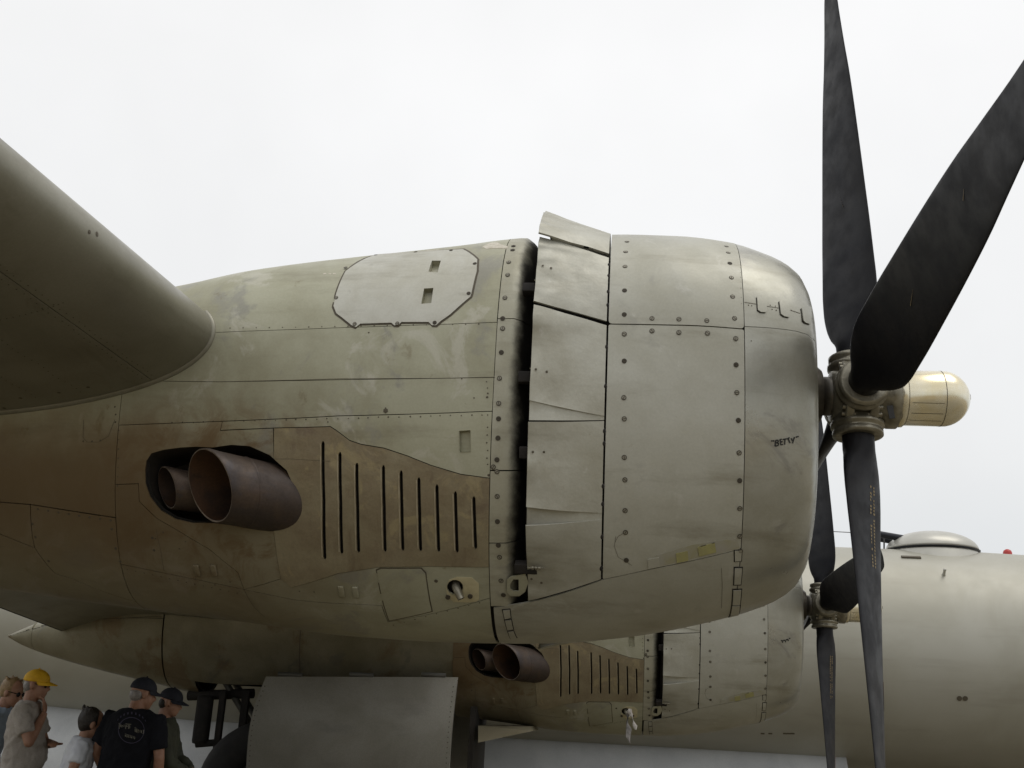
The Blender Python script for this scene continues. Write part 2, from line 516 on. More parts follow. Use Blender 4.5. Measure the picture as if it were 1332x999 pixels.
def patch(name, S, outline, mats, parent, org, holes=(), off=0.0, thick=.005, gap=.0022, h=.07, offf=None, res=True, round_=0, **props):
    """a skin panel: the outline filled, laid on the surface, with its own thickness"""
    K = S.KV
    A = resolve(S, outline) if res else outline
    A = [(a, b * K) for a, b in A]
    if round_: A = rounded(A, round_)
    A = densify(A, h); A = inset(A, gap)
    H = []
    for hl in holes:
        B = resolve(S, hl) if res else hl
        H.append(densify([(a, b * K) for a, b in B], h * .5))
    pts = list(A); ed = [(i, (i + 1) % len(A)) for i in range(len(A))]
    for B in H:
        o = len(pts); pts += B; ed += [(o + i, o + (i + 1) % len(B)) for i in range(len(B))]
    x0 = min(p[0] for p in A); x1 = max(p[0] for p in A); y0 = min(p[1] for p in A); y1 = max(p[1] for p in A)
    def near(p):
        m2 = (h * .45)**2
        return any((p[0] - q[0])**2 + (p[1] - q[1])**2 < m2 for q in pts[:nb])
    nb = len(pts)
    nx = int((x1 - x0) / h) + 1; ny = int((y1 - y0) / h) + 1
    for i in range(1, nx):
        for j in range(1, ny):
            p = (x0 + (x1 - x0) * (i + .25 * (j % 2)) / nx, y0 + (y1 - y0) * j / ny)
            if inside(p, A) and not any(inside(p, B) for B in H) and not near(p): pts.append(p)
    r = delaunay_2d_cdt([Vector(p) for p in pts], ed, [], 0, 1e-7)
    V2, T = r[0], r[2]
    tri = []
    for t in T:
        c = ((V2[t[0]][0] + V2[t[1]][0] + V2[t[2]][0]) / 3, (V2[t[0]][1] + V2[t[1]][1] + V2[t[2]][1]) / 3)
        if inside(c, A) and not any(inside(c, B) for B in H): tri.append(tuple(t))
    used = sorted({i for t in tri for i in t}); mp = {i: k for k, i in enumerate(used)}
    tri = [tuple(mp[i] for i in t) for t in tri]
    UV = [(V2[i][0], V2[i][1] / K) for i in used]
    fo = offf or (lambda u, v: off)
    V = [S.P(u, v, fo(u, v) + thick) for u, v in UV]
    if offf:
        e = 5e-3
        NN = []
        for u, v in UV:
            a = S.P(u + e, v, fo(u + e, v)) - S.P(u - e, v, fo(u - e, v)); b = S.P(u, v + e, fo(u, v + e)) - S.P(u, v - e, fo(u, v - e))
            n = a.cross(b).normalized(); NN.append(n if n.dot(S.nrm(u, v)) > 0 else -n)
    else: NN = [S.nrm(u, v) for u, v in UV]
    T2 = []
    for t in tri:
        a, b, c = (V[i] for i in t)
        T2.append(t if (b - a).cross(c - a).dot(NN[t[0]]) > 0 else t[::-1])
    tri = T2
    cnt = {}
    for t in tri:
        for k in range(3):
            e_ = (t[k], t[(k + 1) % 3]); cnt[e_] = 1
    bnd = [e_ for e_ in cnt if (e_[1], e_[0]) not in cnt]
    Fc = list(tri); nt_ = len(tri); low = {}
    VV = list(V)
    for a, b in bnd:
        for q in (a, b):
            if q not in low: low[q] = len(VV); VV.append(V[q] - NN[q] * thick * 1.6); VV.append(V[q].copy())
        Fc.append((low[b] + 1, low[a] + 1, low[a], low[b]))
    me = bpy.data.meshes.new(name)
    O = Vector(org)
    me.from_pydata([p - O for p in VV], [], Fc)
    for q in (mats if isinstance(mats, (list, tuple)) else [mats]): me.materials.append(q)
    me.polygons.foreach_set('use_smooth', [True] * len(Fc))
    me.update()
    ln = []
    for p in me.polygons:
        fn = p.normal.copy()
        for vi in p.vertices:
            ln.append(NN[vi] if p.index < nt_ else fn)
    me.normals_split_custom_set([tuple(q) for q in ln])
    return link(name, me, parent, org, **props)

def basis(n, d=None):
    d = d or Vector((0, 0, 1))
    a = (d - n * d.dot(n))
    if a.length < 1e-4: a = Vector((1, 0, 0)) - n * n.x
    a.normalize(); return a, n.cross(a)
def screw(mb, p, n, r=.0115, ang=None, md=0, ml=1):
    """slotted fastener: dark recess ring, two half discs proud of it with the slot between"""
    a, b = basis(n); t = random.uniform(0, pi) if ang is None else ang
    a, b = a * cos(t) + b * sin(t), b * cos(t) - a * sin(t)
    k = 12
    mb.add([p + n * .0012 + (a * cos(2 * pi * i / k) + b * sin(2 * pi * i / k)) * r * 1.34 for i in range(k)], [tuple(range(k))], md)
    if random.random() < .3: ml = md
    for sgn in (1, -1):
        arc = [a * sgn * max(cos(q), .16 / .95) * r * .95 + b * sin(q) * r * .95 for q in [(-1.4 + 2.8 * i / 6) for i in range(7)]]
        V = [p + n * .0028 + q for q in arc]
        mb.add(V, [tuple(range(7)) if sgn > 0 else tuple(range(7))[::-1]], ml)
def rivet(mb, p, n, r=.004, mi=0):
    a, b = basis(n); k = 6
    V = [p + (a * cos(2 * pi * i / k) + b * sin(2 * pi * i / k)) * r + n * .0006 for i in range(k)] + [p + n * .0026]
    mb.add(V, [(i, (i + 1) % k, k) for i in range(k)], mi, True)

# ------------------------------------------------------------------ the ground
mb = MB()
R_ = 2500
mb.add([(-R_, -R_, 0), (R_, -R_, 0), (R_, R_, 0), (-R_, R_, 0)], [(0, 1, 2, 3)])
mb.build('ground', M_ground, kind='structure')
mb = MB()
mb.add([(-26, -3, .006), (15, -3, .006), (15, 34, .006), (-26, 34, .006)], [(0, 1, 2, 3)])
mb.build('apron', M_apron, kind='structure')

# ------------------------------------------------------------------ the airplane
plane = empty('bomber_airplane', (0, 11, 0), category='airplane',
              label='large silver-grey four-engined propeller bomber filling the picture, weathered engine nacelle in front')

# ---- engine nacelle
AX = Vector((0, 5.612, 3.328))                    # nacelle axis abeam the camera
NX = [-4.6, -3.4, -2.6, -2.0, -1.4, -.9, -.613, -.3, -.074, .25, .564, .70, .80, .87, .91, .925]
NW = [.45, .60, .68, .72, .76, .785, .80, .81, .815, .815, .785, .757, .725, .685, .64, .60]
NT = [.35, .415, .457, .598, .6845, .751, .793, .815, .821, .818, .7806, .735, .69, .637, .585, .545]
NB = [1.05, 1.20, 1.27, 1.315, 1.363, 1.372, 1.365, 1.35, 1.323, 1.265, 1.1805, 1.132, 1.085, 1.035, .985, .94]
NAC = Loft(NX, NW, NT, NB, AX.y, AX.z, dent=.0016).prep()
nac = empty('engine_nacelle', AX, plane, label='weathered grey outboard engine nacelle with open cowl flaps, nearest the camera')
FRONT = []
def ph(px, py): return math.degrees(NAC.hit(px, py)[1])
def front(o): FRONT.append(o); return o
def pan(name, outline, m_, **k): return front(patch(name, NAC, outline, m_, nac, AX, **k))
XS = NAC.hit(151, 620)[0]
XR, XF0, XF1, XN, XL = -.613, -.43, -.078, .564, .922

c3 = lambda P: [(220 + x / 2.664, 270 + y / 2.664) for x, y in P]
FINGER = [c3([(900, 228), (912, 190), (943, 190), (932, 230)]), c3([(875, 338), (885, 285), (917, 283), (910, 335)])]
def c8(*P): return [(170 + x / 5.79, 560 + y / 5.79) for x, y in P]
EXH = c8((112, 300), (115, 400), (150, 500), (230, 600), (340, 665), (470, 695), (620, 695), (760, 712), (900, 738), (1060, 757), (1190, 690),
         (1240, 570), (1247, 450), (1180, 300), (1050, 185), (900, 118), (760, 108), (620, 128), (500, 122), (380, 128), (250, 145), (160, 172), (122, 230))
SLOT = [(422, 574, 727), (444, 588, 720), (466, 602, 718), (500.5, 605, 717), (523.5, 612, 715.5), (546.5, 621, 716), (570, 630, 717), (594, 639, 718), (618, 645.5, 713.5)]
slots = []
for x, a, b in SLOT:
    ww = 2.0; sk = 1.2
    slots.append([(x - sk - ww * .4, a), (x - sk + ww * .4, a), (x - sk + ww, a + 3), (x + ww, (a + b) / 2), (x + sk + ww, b - 3), (x + sk + ww * .4, b), (x + sk - ww * .4, b), (x + sk - ww, b - 3), (x - ww, (a + b) / 2), (x - sk - ww, a + 3)])

# inner skin (dark, seen only through joints, slots and the cowl flap gap)
def in_off(u, v):
    d = -.035
    if -.56 < u < .02: d -= .085 * min(1, (u + .56) / .1, (.02 - u) / .06)
    return d
front(patch('inner_skin', NAC, [('q', XS, -179.9), ('q', .90, -179.9), ('q', .90, 179.9), ('q', XS, 179.9)], M_in, nac, AX,
            holes=[EXH], offf=in_off, thick=.002, gap=0, h=.1))

sA = [(285, 433), (440, 427), (646, 420)]
sB = [(282, 497), (460, 494), (644, 491)]
sC = [(152, 553), (290, 548), (440, 541), (640, 535)]
def qs(x, pts): return ('q', x, ph(*pts))
aA, aB = ph(285, 433), ph(282, 497)
top = 96
pan('skin_panel', [('q', XS, aA), sA[0], sA[1], ('q', XR, ph(646, 420)), ('q', XR, top), ('q', XS, top)], M_skin, holes=FINGER)
pan('skin_panel', [('q', XS, aB), sB[0], sB[1], ('q', XR, ph(644, 491)), ('q', XR, ph(646, 420)), sA[1], sA[0], ('q', XS, aA)], M_skin, gap=.0010)
pan('skin_panel', [('q', XS, ph(152, 553)), sC[1], sC[2], ('q', XR, ph(640, 535)), ('q', XR, ph(644, 491)), sB[1], sB[0], ('q', XS, aB)], M_skin, gap=.0009)
LUP = [(357, 557), (430, 555), (438, 560), (455, 573), (470, 578), (500, 583), (530, 593), (560, 605), (600, 617)]
pan('skin_panel', [(290, 548), (440, 541), ('q', XR, ph(640, 535)), ('q', XR, ph(640, 622))] + LUP[::-1] + [(287, 560)], M_skin, gap=.0016,
    holes=[[(598, 561), (612, 560), (612.5, 587), (598.5, 588)]])
LBOT = [(560, 736), (494, 736.5), (440, 745), (380, 763), (366, 752), (357, 690), (357, 597)]
pan('louvre_panel', LUP + [('q', XR, ph(640, 622)), ('q', XR, ph(644, 737))] + LBOT, M_heat, holes=slots + [EXH], off=.003, h=.06, gap=.0012)
pan('exhaust_panel', [('q', XS, ph(152, 553)), (290, 548), (287, 560), (356, 557), (357, 597), (357, 690), (366, 752), (318, 766), (310, 744), (274, 715), (231, 689),
     (205, 674), (182, 652), (181, 629), ('q', XS, ph(152, 630))], M_skin, holes=[EXH], h=.06, gap=.0014)
pan('skin_panel', [('q', XS, ph(152, 630)), (181, 629), (182, 652), (205, 674), (231, 689), (274, 715), (310, 744), (318, 766), (250, 752), ('q', XS, ph(165, 734))], M_skin, h=.06, gap=.0014)
pan('skin_panel', [(366, 752), (380, 763), (440, 745), (494, 736.5), (560, 736), ('q', XR, ph(644, 737)), ('q', XR, ph(645, 777)), (505, 808), (497, 787), (380, 779), (318, 766)], M_skin,
    holes=[[(592 + 10.5 * cos(t), 763 + 9.5 * sin(t)) for t in [-.3 + 2 * pi * k / 12 for k in range(12)]]], gap=.0016)
pan('belly_panel', [('q', XS, ph(165, 734)), (250, 752), (318, 766), (380, 779), (497, 787), (505, 808), ('q', XR, ph(645, 777)), ('q', XR, -100), ('q', XS, -100)], M_skin)
pan('far_side_panel', [('q', XS, top), ('q', XR, top), ('q', XR, 260), ('q', XS, 260)], M_skin, h=.12)
# access plates standing on the panels
c3 = lambda P: [(220 + x / 2.664, 270 + y / 2.664) for x, y in P]
pan('hatch_plate', c3([(570, 345), (580, 300), (612, 225), (700, 175), (722, 168), (1020, 150), (1070, 185), (1068, 225), (1050, 300), (1046, 312), (975, 375), (942, 398), (927, 412), (911, 412), (900, 401), (807, 401), (797, 412), (781, 412), (771, 403), (665, 406), (650, 418), (634, 412), (580, 370)]),
    M_hatch, off=.0065, thick=.004, h=.06, holes=FINGER)
pan('hatch_gasket', [(527 + (x - 527) * 1.022, 377 + (y - 377) * 1.035) for x, y in c3([(570, 345), (580, 300), (612, 225), (700, 175), (722, 168), (1020, 150), (1070, 185), (1068, 225), (1050, 300), (1046, 312), (975, 375), (942, 398), (927, 412), (911, 412), (900, 401), (807, 401), (797, 412), (781, 412), (771, 403), (665, 406), (650, 418), (634, 412), (580, 370)])], M_rivet, off=.004, thick=.002, h=.08, holes=FINGER, gap=0)
pan('access_door', [(490.5, 741), (496, 738.5), (548, 738.5), (554, 745), (562, 794), (506.5, 806), (499.5, 785)], M_skin, off=.004, thick=.004, h=.05, gap=.002)
pan('door_gasket', [(527 + (x - 527) * 1.035, 772 + (y - 772) * 1.035) for x, y in [(490.5, 741), (496, 738.5), (548, 738.5), (554, 745), (562, 794), (506.5, 806), (499.5, 785)]], M_rivet, off=.004, thick=.0018, h=.08, gap=0)
c4 = lambda P: [(380 + x / 3.33, 530 + y / 3.33) for x, y in P]
pan('filler_plate', c4([(665, 775), (680, 742), (715, 730), (780, 732), (812, 760), (812, 828), (800, 838), (760, 842), (700, 840), (672, 815)]), M_plate, off=.005, thick=.003, h=.04,
    holes=[[(592 + 11 * cos(t), 763 + 10 * sin(t)) for t in [2 * pi * k / 14 for k in range(14)]]])
M_chip = mat('bare_chipped_paint', (.60, .56, .47), var=(.46, .42, .33), vscale=30, rough=.6)
pan('chipped_patch', c3([(1085, 140), (1110, 128), (1135, 124), (1150, 132), (1176, 140), (1172, 147), (1130, 145), (1100, 147)]), M_chip, off=.0004, thick=.0052, h=.03, gap=0)
for q in ([(535, 231), (545, 230), (545, 234), (535, 235)], [(553, 231), (562, 230), (562, 234), (553, 235)], [(568, 230), (578, 229), (578, 233), (568, 234)], [(755, 163), (780, 160), (790, 164), (760, 167)], [(890, 152), (935, 149), (940, 153), (895, 156)]):
    pan('chipped_patch', c3(q), M_chip, off=.0004, thick=.0052, h=.03, gap=0)
def soot_shade_extra(s, cur):  # paints soot and the flap gap's shade onto the ring's front edge
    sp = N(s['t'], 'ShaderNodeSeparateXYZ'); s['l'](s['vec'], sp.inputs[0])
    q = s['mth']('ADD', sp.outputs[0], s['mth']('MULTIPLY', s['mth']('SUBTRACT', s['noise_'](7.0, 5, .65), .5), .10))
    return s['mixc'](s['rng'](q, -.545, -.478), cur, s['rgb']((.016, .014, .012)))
M_ring = mat('soot_shade_ring_paint', (.43, .42, .34), var=(.35, .335, .255), vscale=2.5, spots=[((.25, .24, .21), 4, .58, .6)], extra=soot_shade_extra, **SK)
# ring strip behind the cowl flaps, its front edge rolled inwards
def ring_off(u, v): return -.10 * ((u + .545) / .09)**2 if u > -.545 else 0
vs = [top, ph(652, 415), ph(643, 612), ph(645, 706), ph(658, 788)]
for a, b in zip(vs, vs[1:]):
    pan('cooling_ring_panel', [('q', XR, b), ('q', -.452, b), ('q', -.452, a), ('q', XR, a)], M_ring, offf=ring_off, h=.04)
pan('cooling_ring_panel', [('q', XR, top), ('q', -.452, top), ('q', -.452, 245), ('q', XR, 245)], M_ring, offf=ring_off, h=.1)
# cowl
a1, a2 = ph(790, 422), ph(958, 428)
b0, b1, b2 = ph(790, 753), ph(850, 739), ph(966, 713)
pan('cowl_panel', [('q', XF1, a1), ('q', XN, a2), ('q', XN, 180 - a2), ('q', XF1, 180 - a1)], M_cowl, round_=.02, off=.002)
pan('cowl_panel', [('q', XF1, b0), (850, 739), ('q', XN, b2), ('q', XN, a2), ('q', XF1, a1)], M_cowl, round_=.012)
pan('cowl_panel', [('q', XF1, 180 - a1), ('q', XN, 180 - a2), ('q', XN, 180 - b2), ('q', XF1, 180 - b0)], M_cowl, h=.12)
bl = ph(663, 790)
pan('lower_cowl_panel', [('q', XR + .012, bl), (700, 780), ('q', XF1, b0), (850, 739), ('q', XN, b2), ('q', XN, -100), ('q', XR + .012, -100)], M_cowl, off=-.001)
pan('lower_cowl_panel', [('q', XR + .012, -100), ('q', XN, -100), ('q', XN, -180 - b2), ('q', XF1, -180 - b0), ('q', XR + .012, -180 - bl)], M_cowl, h=.12)
# nose ring
n1, n2 = ph(963, 425), ph(1060, 446)
pan('nose_ring_panel', [('q', XN, n1), ('q', XL, n2), ('q', XL, 180 - n2), ('q', XN, 180 - n1)], M_nose, h=.05, gap=.0016)
pan('nose_ring_panel', [('q', XN, n1), ('q', XL, n2), ('q', XL, -180 - n2), ('q', XN, -180 - n1)], M_nose, h=.05, gap=.0016)
mb = MB(); rows = []
for sx, sc_ in ((.918, 1.004), (.930, .985), (.936, .955), (.930, .925), (.90, .905), (.80, .90), (.55, .90)):
    rows.append([Vector((sx, AX.y, AX.z)) + Vector((0, (NAC.raw(.922, 2 * pi * k / 96) - Vector((.922, AX.y, AX.z))).y * sc_, (NAC.raw(.922, 2 * pi * k / 96) - Vector((.922, AX.y, AX.z))).z * sc_)) for k in range(96)])
mb.grid(rows, closed=True)
front(mb.build('inlet_lip', M_nose, nac, AX))
# engine seen through the inlet
mb = MB()
mb.tube([(.55, AX.y, AX.z - .1), (.56, AX.y, AX.z - .1)], .78, 40)
mb.tube([(.56, AX.y, AX.z), (.72, AX.y, AX.z), (.86, AX.y, AX.z), (.98, AX.y, AX.z), (1.05, AX.y, AX.z)], [.42, .38, .30, .2, .14], 32)
front(mb.build('crankcase', M_hubd, nac, AX))
for k in range(9):
    a = 2 * pi * k / 9 + .2
    mb = MB()
    d = Vector((0, cos(a), sin(a))); base = Vector((.68, AX.y, AX.z))
    mb.tube([base + d * .3, base + d * .56], .095, 16)
    for j in range(6): mb.tube([base + d * (.34 + .035 * j), base + d * (.352 + .035 * j)], .112, 16)
    front(mb.build('cylinder_head', M_hubd, nac, AX))

# cowl flaps, hinged at the front edge and standing open at the rear
def solve_v(u, off, py):
    a, b = radians(-85), radians(80)
    for _ in range(40):
        c = (a + b) / 2
        if proj(NAC.P(u, c, off))[1] > py: a = c
        else: b = c
    return (a + b) / 2
def flap(name, h0, h1, t0, t1, lift0, lift1=None, xt=XF0, thick=.007, base=.002, m_=None):
    """h*, t*: photo heights of the top/bottom edge at hinge and rear; a number > 1000 is an angle + 1000"""
    lift1 = lift0 if lift1 is None else lift1
    A = lambda u, o, y: radians(y - 1000) if y > 1000 else solve_v(u, o, y)
    vh0, vh1 = A(XF1, base, h0), A(XF1, base, h1); vt0, vt1 = A(xt, lift0, t0), A(xt, lift1, t1)
    mid = (vh0 + vh1) / 2
    def off(u, v):
        s = (XF1 - u) / (XF1 - xt)
        q = max(0, min(1, (vh0 - v) / max(1e-6, vh0 - vh1)))
        bow = .010 * (1 - (2 * q - 1)**2) * s
        wob = .011 * s * noise.noise(Vector((u * 9 + h0, v * 8, .3))) + .016 * s * s * noise.noise(Vector((v * 14, h0, 1.7)))
        return base + s * (lift0 * (1 - q) + lift1 * q) - bow + wob
    return front(patch(name, NAC, [(xt, vt1), (XF1 - .006, vh1), (XF1 - .006, vh0), (xt, vt0)], m_ or M_flap, nac, AX, offf=off, thick=thick, gap=.001, h=.05, res=False))
flap('cowl_flap', 1100, 332, 1103, 303.5, .150, .125)
flap('cowl_flap', 337, 419, 309.5, 392.5, .085, .085)
flap('cowl_flap', 424, 542, 396, 521, .085, .075)
flap('flap_seal', 536, 547, 515, 547, .066, .066, thick=.004)
flap('cowl_flap', 547.5, 667, 549, 659.5, .078, .078)
flap('flap_seal', 660, 676, 655, 684, .055, .06, thick=.004)
flap('cowl_flap', 675, 752.5, 683, 780, .095, .003)
for k in range(4):
    flap('cowl_flap', 1100 + 38 * k + 37, 1100 + 38 * k, 1100 + 38 * k + 37, 1100 + 38 * k, .09)

# rubber hinge buffers showing along the hinge line
mb = MB()
for py in (346, 360, 381, 398, 452, 503, 561, 577, 632, 655, 697, 738):
    u, v = NAC.hit(789, py); n = NAC.nrm(u, v); a, b = basis(n)
    mb.ell(NAC.P(XF1 - .006, v, .006), (.009, .015, .007), 0, 10, 6, M=Matrix((b, a, n)).transposed())
front(mb.build('hinge_buffers', M_edge, nac, AX, kind='stuff'))

# actuator stubs, clevises and bolts in the flap gap
for (px, py, sx, sy) in ((688, 376, 17, 15), (682, 491, 16, 16), (684, 589, 17, 17), (679, 738, 20, 15)):
    u, v = NAC.hit(px, py); n = NAC.nrm(u, v); p = NAC.P(u, v, -.005)
    a, b = basis(n); sX = sx * 4.75 / FPX; sZ = sy * 4.75 / FPX
    rot = Matrix((Vector((1, 0, 0)), n, Vector((1, 0, 0)).cross(n))).transposed()
    mb = MB(); mb.box(p + Vector((.02, 0, 0)), (sX + .04, .05, sZ), rot, bev=.006)
    front(mb.build('actuator_stub', M_edge, nac, AX))
    mb = MB()
    q = NAC.P(u + .05, v + .02, .045)
    for k in range(3): mb.tube([q + Vector((.016 * k, 0, 0)), q + Vector((.016 * k + .010, 0, 0))], [.010, .010], 8)
    mb.tube([q - Vector((.02, 0, 0)), q + Vector((.06, 0, 0))], .004, 8)
    front(mb.build('clevis_bolt', M_hub, nac, AX))
# bracket plate on the ring by the lowest flap, with its opening
pan('bracket_plate', [(659, 752), (664, 748), (684, 744), (688, 756), (684, 768), (676, 774), (664, 774), (659, 768)], M_skin, off=.008, thick=.004, h=.03,
    holes=[[(664, 758), (668, 752), (675, 752), (675, 767), (668, 767), (664, 764)]])

# recesses: little dark pans behind the hatch finger holes and the vent
def recess(pts, depth, m_=M_in, name='finger_recess'):
    uv = resolve(NAC, pts); mb = MB(); k = len(uv)
    cu = sum(a for a, _ in uv) / k; cv = sum(b for _, b in uv) / k
    g = lambda s, o: [NAC.P(cu + (a - cu) * s, cv + (b - cv) * s, o) for a, b in uv]
    A, B = g(1.02, .009), g(.94, -depth)
    mb.add(A + B, [(i, (i + 1) % k, k + (i + 1) % k, k + i) for i in range(k)] + [tuple(range(k, 2 * k))])
    return front(mb.build(name, m_, nac, AX, fixn=False))
for q in FINGER: recess(q, .02, M_skin)
recess([(598, 561), (612, 560), (612.5, 587), (598.5, 588)], .022, M_skin, 'vent_recess')
# short elbow pipe in the filler plate
u, v = NAC.hit(592, 764); p = NAC.P(u, v, -.03); n = NAC.nrm(u, v)
mb = MB(); mb.tube([p, p + n * .03 + Vector((.005, 0, 0)), p + n * .045 + Vector((.022, 0, -.02)), p + n * .045 + Vector((.035, 0, -.045))], [.021, .021, .019, .017], 16, cap=False)
front(mb.build('drain_elbow', M_hub, nac, AX))
for px, py in ((583, 775), (612, 774)):
    mb = MB(); u, v = NAC.hit(px, py); mb.tube([NAC.P(u, v, .006), NAC.P(u, v, .016)], .012, 12)
    front(mb.build('plate_latch', M_screw_d, nac, AX))
# little raised fairings
for px, py in ((444.5, 768), (463, 769), (257, 741), (279, 741)):
    u, v = NAC.hit(px, py); n = NAC.nrm(u, v); a, b = basis(n, Vector((0, 0, 1)))
    mb = MB(); mb.box(NAC.P(u, v, .008), (.03, .014, .065), Matrix((b * -1, n * -1, a)).transposed(), bev=.006)
    front(mb.build('hinge_fairing', M_skin, nac, AX))

# nose ring latches
c1 = lambda P: [(960 + x / 8.325, 340 + y / 8.325) for x, y in P]
for q in ([(197, 395), (300, 395), (305, 540), (292, 562), (240, 560), (207, 535)], [(437, 440), (540, 450), (552, 590), (540, 615), (490, 605), (455, 580)], [(675, 515), (770, 520), (772, 670), (760, 690), (715, 675), (692, 650)]):
    pan('cowl_latch', c1(q), M_nose, off=.006, thick=.006, h=.03, gap=0)
    pan('latch_painted_shadow', [(x - .9, y + .7) for x, y in c1(q)], M_edge, off=.0035, thick=.002, h=.05, gap=0)  # black plate offset below the latch, standing in for its cast shadow
mb = MB()
def line_on(mb, pts, wd=.003, off=.0062, mi=0, S=NAC):
    """a shallow bead or groove filled with grime: a narrow strip on the skin"""
    uv = resolve(S, pts); P = []
    dense = []
    for (a, b) in zip(uv, uv[1:]):
        k = max(2, int(math.hypot(a[0] - b[0], (a[1] - b[1]) * S.KV) / .04))
        dense += [(a[0] + (b[0] - a[0]) * i / k, a[1] + (b[1] - a[1]) * i / k) for i in range(k)]
    dense.append(uv[-1])
    Q = [S.P(u, v, off) for u, v in dense]; Nn = [S.nrm(u, v) for u, v in dense]
    V = []
    for i, q in enumerate(Q):
        t = (Q[min(i + 1, len(Q) - 1)] - Q[max(i - 1, 0)]).normalized(); sd = t.cross(Nn[i]) * wd * .5
        V += [q + sd, q - sd]
    mb.add(V, [(2 * i, 2 * i + 1, 2 * i + 3, 2 * i + 2) for i in range(len(Q) - 1)], mi)
for a, b in (((968, 394), (984, 396.5)), ((997, 399), (1013, 401.5)), ((1028, 404.5), (1040, 408.5)), ((1053, 415), (1060, 419))): line_on(mb, [a, b])
line_on(mb, c3([(165, 605), (600, 594), (1130, 590)]), .002)
line_on(mb, [(801, 697), (799, 710), (804, 724), (816, 731), (822, 735)], .0016)
line_on(mb, [(813.5, 692), (804, 697), (800, 705)], .0016)
line_on(mb, [(938, 738), (939, 760), (938, 790)], .0016)
line_on(mb, [(357, 597), (380, 597), (430, 600)], .0016, .0098)
line_on(mb, [(204, 688), (210, 716), (214, 742)], .002)
line_on(mb, [(318, 766), (332, 790), (345, 802)], .0025)
front(mb.build('grimy_joint', M_rivet, nac, AX, kind='stuff'))
# clip plates along the lower joints
def c2(P): return [(930 + x / 7.135, 690 + y / 7.135) for x, y in P]
for q in ([(178, 180), (245, 180), (240, 275), (180, 280)], [(178, 342), (248, 340), (235, 490), (172, 492)], [(165, 545), (240, 540), (228, 680), (158, 682)], [(155, 692), (228, 688), (212, 775), (140, 775)], [(138, 782), (210, 778), (200, 815), (128, 822)]):
    pan('joint_clip', c2(q), M_cowl, off=.0055, thick=.003, h=.03, gap=.0008)
    A = c2(q); cx = sum(p[0] for p in A) / 4; cy = sum(p[1] for p in A) / 4
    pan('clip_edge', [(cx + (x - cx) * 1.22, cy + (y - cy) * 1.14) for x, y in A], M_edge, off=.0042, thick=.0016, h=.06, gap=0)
c7 = lambda P: [(620 + x / 6.24, 690 + y / 6.24) for x, y in P]
for q in ([(212, 640), (270, 635), (278, 700), (228, 712)], [(230, 722), (282, 715), (298, 790), (250, 800)], [(255, 812), (300, 805), (325, 860), (275, 868)]):
    pan('joint_clip', c7(q), M_cowl, off=.0055, thick=.003, h=.03, gap=.0008)
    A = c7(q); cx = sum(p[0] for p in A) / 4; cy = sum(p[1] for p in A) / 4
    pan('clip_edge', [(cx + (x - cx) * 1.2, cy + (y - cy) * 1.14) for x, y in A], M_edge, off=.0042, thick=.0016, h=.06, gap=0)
# primer strip and its three small plates at the cowl's lower joint
pan('primer_strip', [(845, 738.5), (852, 722), (900, 708), (935, 702), (958, 700), (962, 712), (905, 725)], mat('primer_tint', (.36, .345, .235), var=(.385, .375, .325), vscale=9, metal=.35, rough=.5), off=.0012, thick=.0046, h=.04, gap=.001)
for q in ([(842, 727), (857, 724), (858, 736), (843, 739)], [(879, 719), (894, 716), (895, 728), (880, 731)], [(907, 711), (929, 705), (931, 717), (909, 722.5)]):
    pan('latch_plate', q, M_primer if q[0][0] > 850 else M_cowl, off=.006, thick=.004, h=.03, gap=0)

# fasteners
S1 = [(668, 322), (667, 327), (662, 342.5), (660.5, 358.7), (657, 388), (654, 415), (654, 428), (652.4, 459), (650, 492.5), (649, 525), (648.8, 545), (648, 570), (646.7, 598), (642, 607.5), (646.7, 613.5), (647, 645.6), (647.4, 678), (648.5, 708.5), (650, 724), (652, 754.4), (655, 773),
      (815.5, 316), (813.7, 329), (813, 348), (812.4, 379), (812, 410), (848, 415), (883, 416), (919, 418), (955, 415), (812, 435), (848, 431), (883, 433), (920, 434), (956.6, 441), (944.6, 322), (947, 330), (949, 344), (951, 362.6), (952.5, 387), (957, 475), (958, 511),
      (812, 470), (811.5, 517.5), (812, 545), (812, 595), (812.8, 624), (813, 663.6), (813.5, 692), (814.6, 728), (960, 547), (961, 589), (961.7, 625), (961.7, 661), (961.7, 696.7), (850, 733), (886.7, 724.5), (920, 714), (962.7, 716)]
SH = [(438, 389), (450, 350), (489, 334), (541, 330), (587, 328), (618, 345), (610, 383), (462, 422.5), (517.5, 422), (566, 421)]
mb = MB()
for k, (px, py) in enumerate(S1 + SH):
    u, v = NAC.hit(px, py); n = NAC.nrm(u, v); screw(mb, NAC.P(u, v, .0062 if k < len(S1) else .0098), n, .0092 if k < len(S1) else .008)
front(mb.build('slotted_fasteners', [M_screw_d, M_screw], nac, AX, kind='stuff', fixn=False))
mb = MB(); RV = []
for k in range(31): RV.append((225 + k * 13.4 + random.uniform(-1, 1), 546 - k * .34 + 4 + random.uniform(-.5, .5)))
for py in (497, 505, 512, 540, 556, 566, 576, 586, 596, 604): RV.append((634 + random.uniform(-1, 1), py))
for px in range(300, 640, 17): RV.append((px, 427.5 - (px - 300) * .017))
RV += [(502, 531), (601, 493), (617, 518), (480, 433), (433, 727 - 165), (427, 549), (370, 560), (626, 628), (626, 731), (567, 755), (390, 768), (409, 769), (203, 700), (201, 716), (213, 692), (234, 713), (242, 704), (255, 752), (280, 760), (300, 756)]
for k in range(14): RV.append((166 + 11 * k, 740 + 2.35 * k))
for k in range(9): RV.append((512 + 14 * k, 812 - 3.6 * k))
for py in (350, 356, 362, 368, 376, 388, 396): RV.append((962.5 + (py - 350) * .03, py))
